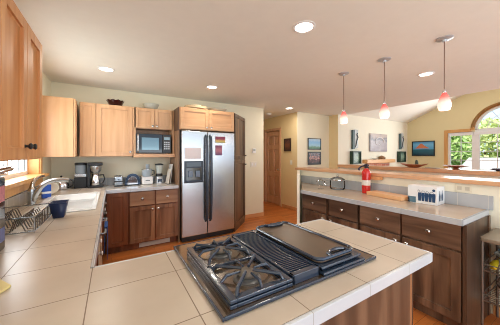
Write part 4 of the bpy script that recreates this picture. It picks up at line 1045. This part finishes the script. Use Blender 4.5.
# fireplace
t = thing('fireplace', 'brick fireplace with thick wooden mantel under the swirl canvas', 'fireplace', (6.88, 3.905, 0))
obj('brick_surround', M().box(-.55, -.36, -.07, -.001, 0, 1.145).box(.36, .55, -.07, -.001, 0, 1.145).box(-.36, .36, -.07, -.001, .75, 1.145), bricks('brick'), t)
obj('firebox', M().box(-.36, .36, -.03, -.002, 0, .75), black, t)
obj('hearth', M().box(-.75, .75, -.55, -.072, 0, .06, .005), MATS['brick'], t)
obj('mantel', M().box(-.75, .75, -.15, -.001, 1.15, 1.255, .006), wood('mantel_wood', (214, 160, 104), (230, 182, 128), .4, axis='X'), t)
t = thing('seashell', 'brown seashell ornament on the mantel', 'ornament', (6.98, 3.83, 1.256))
obj('shell_body', M().lathe([(.01, 0), (.06, .01), (.085, .05), (.06, .09), (.02, .11), (.001, .115)], (0, 0, 0), 16).lathe([(.01, 0), (.04, .01), (.055, .04), (.03, .075), (.001, .085)], (.12, 0, 0), 14), mat('shell_brown', (150, 116, 84), .5, vary=.4, nscale=14), t)
tag(obj('mantel_dish', M().lathe([(.04, 0), (.065, .015), (.07, .025), (.04, .01), (.0001, .008)], (6.60, 3.82, 1.256), 20), mat('dish_slate', (110, 116, 124), .4)), 'small slate dish on the mantel left of the seashell', 'dish')
t = thing('rounded_chair', 'dark round-backed chair behind the carved dish in the living room', 'chair', (7.9, 3.05, 0), R(30))
ch = mat('chair_dark', (46, 58, 50), .6)
obj('seat', M().box(-.24, .24, -.24, .24, .40, .48, .03, 3), ch, t)
obj('backrest', M().lathe([(.20, -.02), (.21, 0), (.20, .02)], (0, .22, 1.03), 24, 'Y').box(-.05, .05, .20, .24, .45, .9, .01), ch, t)
for a_ in (-.2, .2):
    for b_ in (-.2, .2): obj('leg', M().tube([(a_, b_, 0), (a_, b_, .41)], .018, 8), ch, t)

t = thing('thermostat', 'white thermostat on the cream wall right of the pantry', 'thermostat', (2.705, BW - .0005, 1.43))
obj('body', M().box(-.045, .045, -.028, 0, 0, .105, .006), white, t)
obj('dial_window', M().box(-.028, .028, -.030, -.0275, .05, .085, .001), mat('lcd_grey', (176, 184, 176), .4), t)
def switch(name, label, loc, rot, n):
    t = thing(name, label, 'switch', loc, rot)
    obj('plate', M().box(-.04 * n, .04 * n, -.006, 0, 0, .12, .002), mat('switch_ivory', (238, 232, 216), .4), t)
    mm = M()
    for k in range(n): mm.box(-.04 * n + .04 + .08 * k - .013, -.04 * n + .04 + .08 * k + .013, -.011, -.006, .035, .085, .002)
    obj('rocker', mm, white, t)
switch('light_switch', 'wide ivory switch plate below the thermostat', (2.70, BW - .0005, 1.12), 0, 2)
switch('light_switch', 'ivory switch plate on the warm-lit hall wall under the framed print', (3.9095, 4.42, 1.14), R(-90), 1)

# ------------------------------------------------------------------ ceiling fittings
def pendant_mat():
    m, nt, b = newmat('pendant_glass')
    tc = nt.nodes.new('ShaderNodeTexCoord'); sp = nt.nodes.new('ShaderNodeSeparateXYZ'); nt.links.new(tc.outputs['Generated'], sp.inputs[0])
    cr = nt.nodes.new('ShaderNodeValToRGB'); e = cr.color_ramp.elements
    e[0].position = 0; e[0].color = (1, .93, .86, 1); e[1].position = 1; e[1].color = srgb(226, 70, 66)
    q = e.new(.4); q.color = (1, .70, .62, 1); q = e.new(.72); q.color = srgb(238, 120, 112)
    nt.links.new(sp.outputs[2], cr.inputs[0]); nt.links.new(cr.outputs[0], b.inputs['Base Color']); nt.links.new(cr.outputs[0], b.inputs['Emission Color'])
    b.inputs['Emission Strength'].default_value = .55; b.inputs['Roughness'].default_value = .15
    return m
pg = pendant_mat()
def shade_prof():
    return [(.010, .0), (.016, -.012), (.030, -.04), (.046, -.085), (.051, -.112), (.049, -.138), (.039, -.164), (.035, -.166), (.044, -.138), (.046, -.112), (.040, -.085), (.025, -.04), (.0085, -.01)]
pt = thing('pendant_lamp', 'pink glass pendant lamp farthest from the camera, left of three', 'lamp', (2.57, 1.895, CE), 0, 'pendant lamps over the bar worktop')
obj('canopy', M().lathe([(.001, -.034), (.016, -.032), (.02, -.018), (.055, -.013), (.064, -.008), (.064, -.0005)], (0, 0, 0), 28), mat('satin_grey', (190, 194, 200), .3, .4), pt)
obj('stem', M().tube([(0, 0, -.03), (0, 0, -.47)], .0045, 8), mat('stem_bronze', (150, 130, 120), .35, .8), pt)
obj('shade', M().lathe([(r, z - .485) for r, z in shade_prof()], (0, 0, 0), 28, cap=False), pg, pt)
obj('cap', M().lathe([(.014, -.492), (.016, -.480), (.012, -.465), (.005, -.460)], (0, 0, 0), 16), chrome, pt)
dup(pt, (2.57, 1.38, CE), 'pink glass pendant lamp in the middle of the three')
dup(pt, (2.57, .85, CE), 'pink glass pendant lamp nearest the camera, right of three')
for i, y in enumerate((1.895, 1.38, .85)):
    lamp('pendant_bulb', 'POINT', (2.57, y, CE - .70), 0.9, (1.0, .72, .55), shadow_soft_size=.05)
dm = emis('downlight_glow', (255, 246, 226), 9)
dt = thing('recessed_downlight', 'large recessed ceiling light above the cooktop', 'ceiling light', (1.354, 1.375, CE), 0, 'recessed ceiling lights')
obj('trim_ring', M().lathe([(.092, 0), (.092, -.004), (.074, -.007), (.070, -.002), (.070, 0)], (0, 0, 0), 32, cap=False), white, dt)
obj('lens', M().lathe([(.0001, -.0015), (.070, -.0015)], (0, 0, 0), 32, cap=False), dm, dt)
spots = [((-.059, 3.311), 'recessed ceiling light above the sink run at the left'), ((1.335, 3.339), 'recessed ceiling light in front of the refrigerator'),
         ((3.505, 1.352), 'recessed ceiling light beyond the pendants, over the dining side'), ((3.44, 3.96), 'small recessed ceiling light at the hall entrance')]
allp = [(1.354, 1.375)] + [s_[0] for s_ in spots]
for (x, y), lb in spots: dup(dt, (x, y, CE), lb)
for x, y in allp + [(4.7, -.8), (-.05, .2), (1.4, -.9)]:
    lamp('downlight_lamp', 'AREA', (x, y, CE - .012), 5.0 if y < 3.9 else 8, (1.0, .90, .77), shape='DISK', size=.14)
t = thing('smoke_detector', 'small white smoke detector on the hall ceiling', 'smoke detector', (3.45, 4.75, CE))
obj('housing', M().lathe([(.001, -.042), (.045, -.040), (.062, -.026), (.066, -.0005)], (0, 0, 0), 28), white, t)
obj('sensor_ring', M().lathe([(.050, -.040), (.052, -.044), (.046, -.045)], (0, 0, 0), 24, cap=False), mat('detector_grey', (200, 200, 196), .5), t)
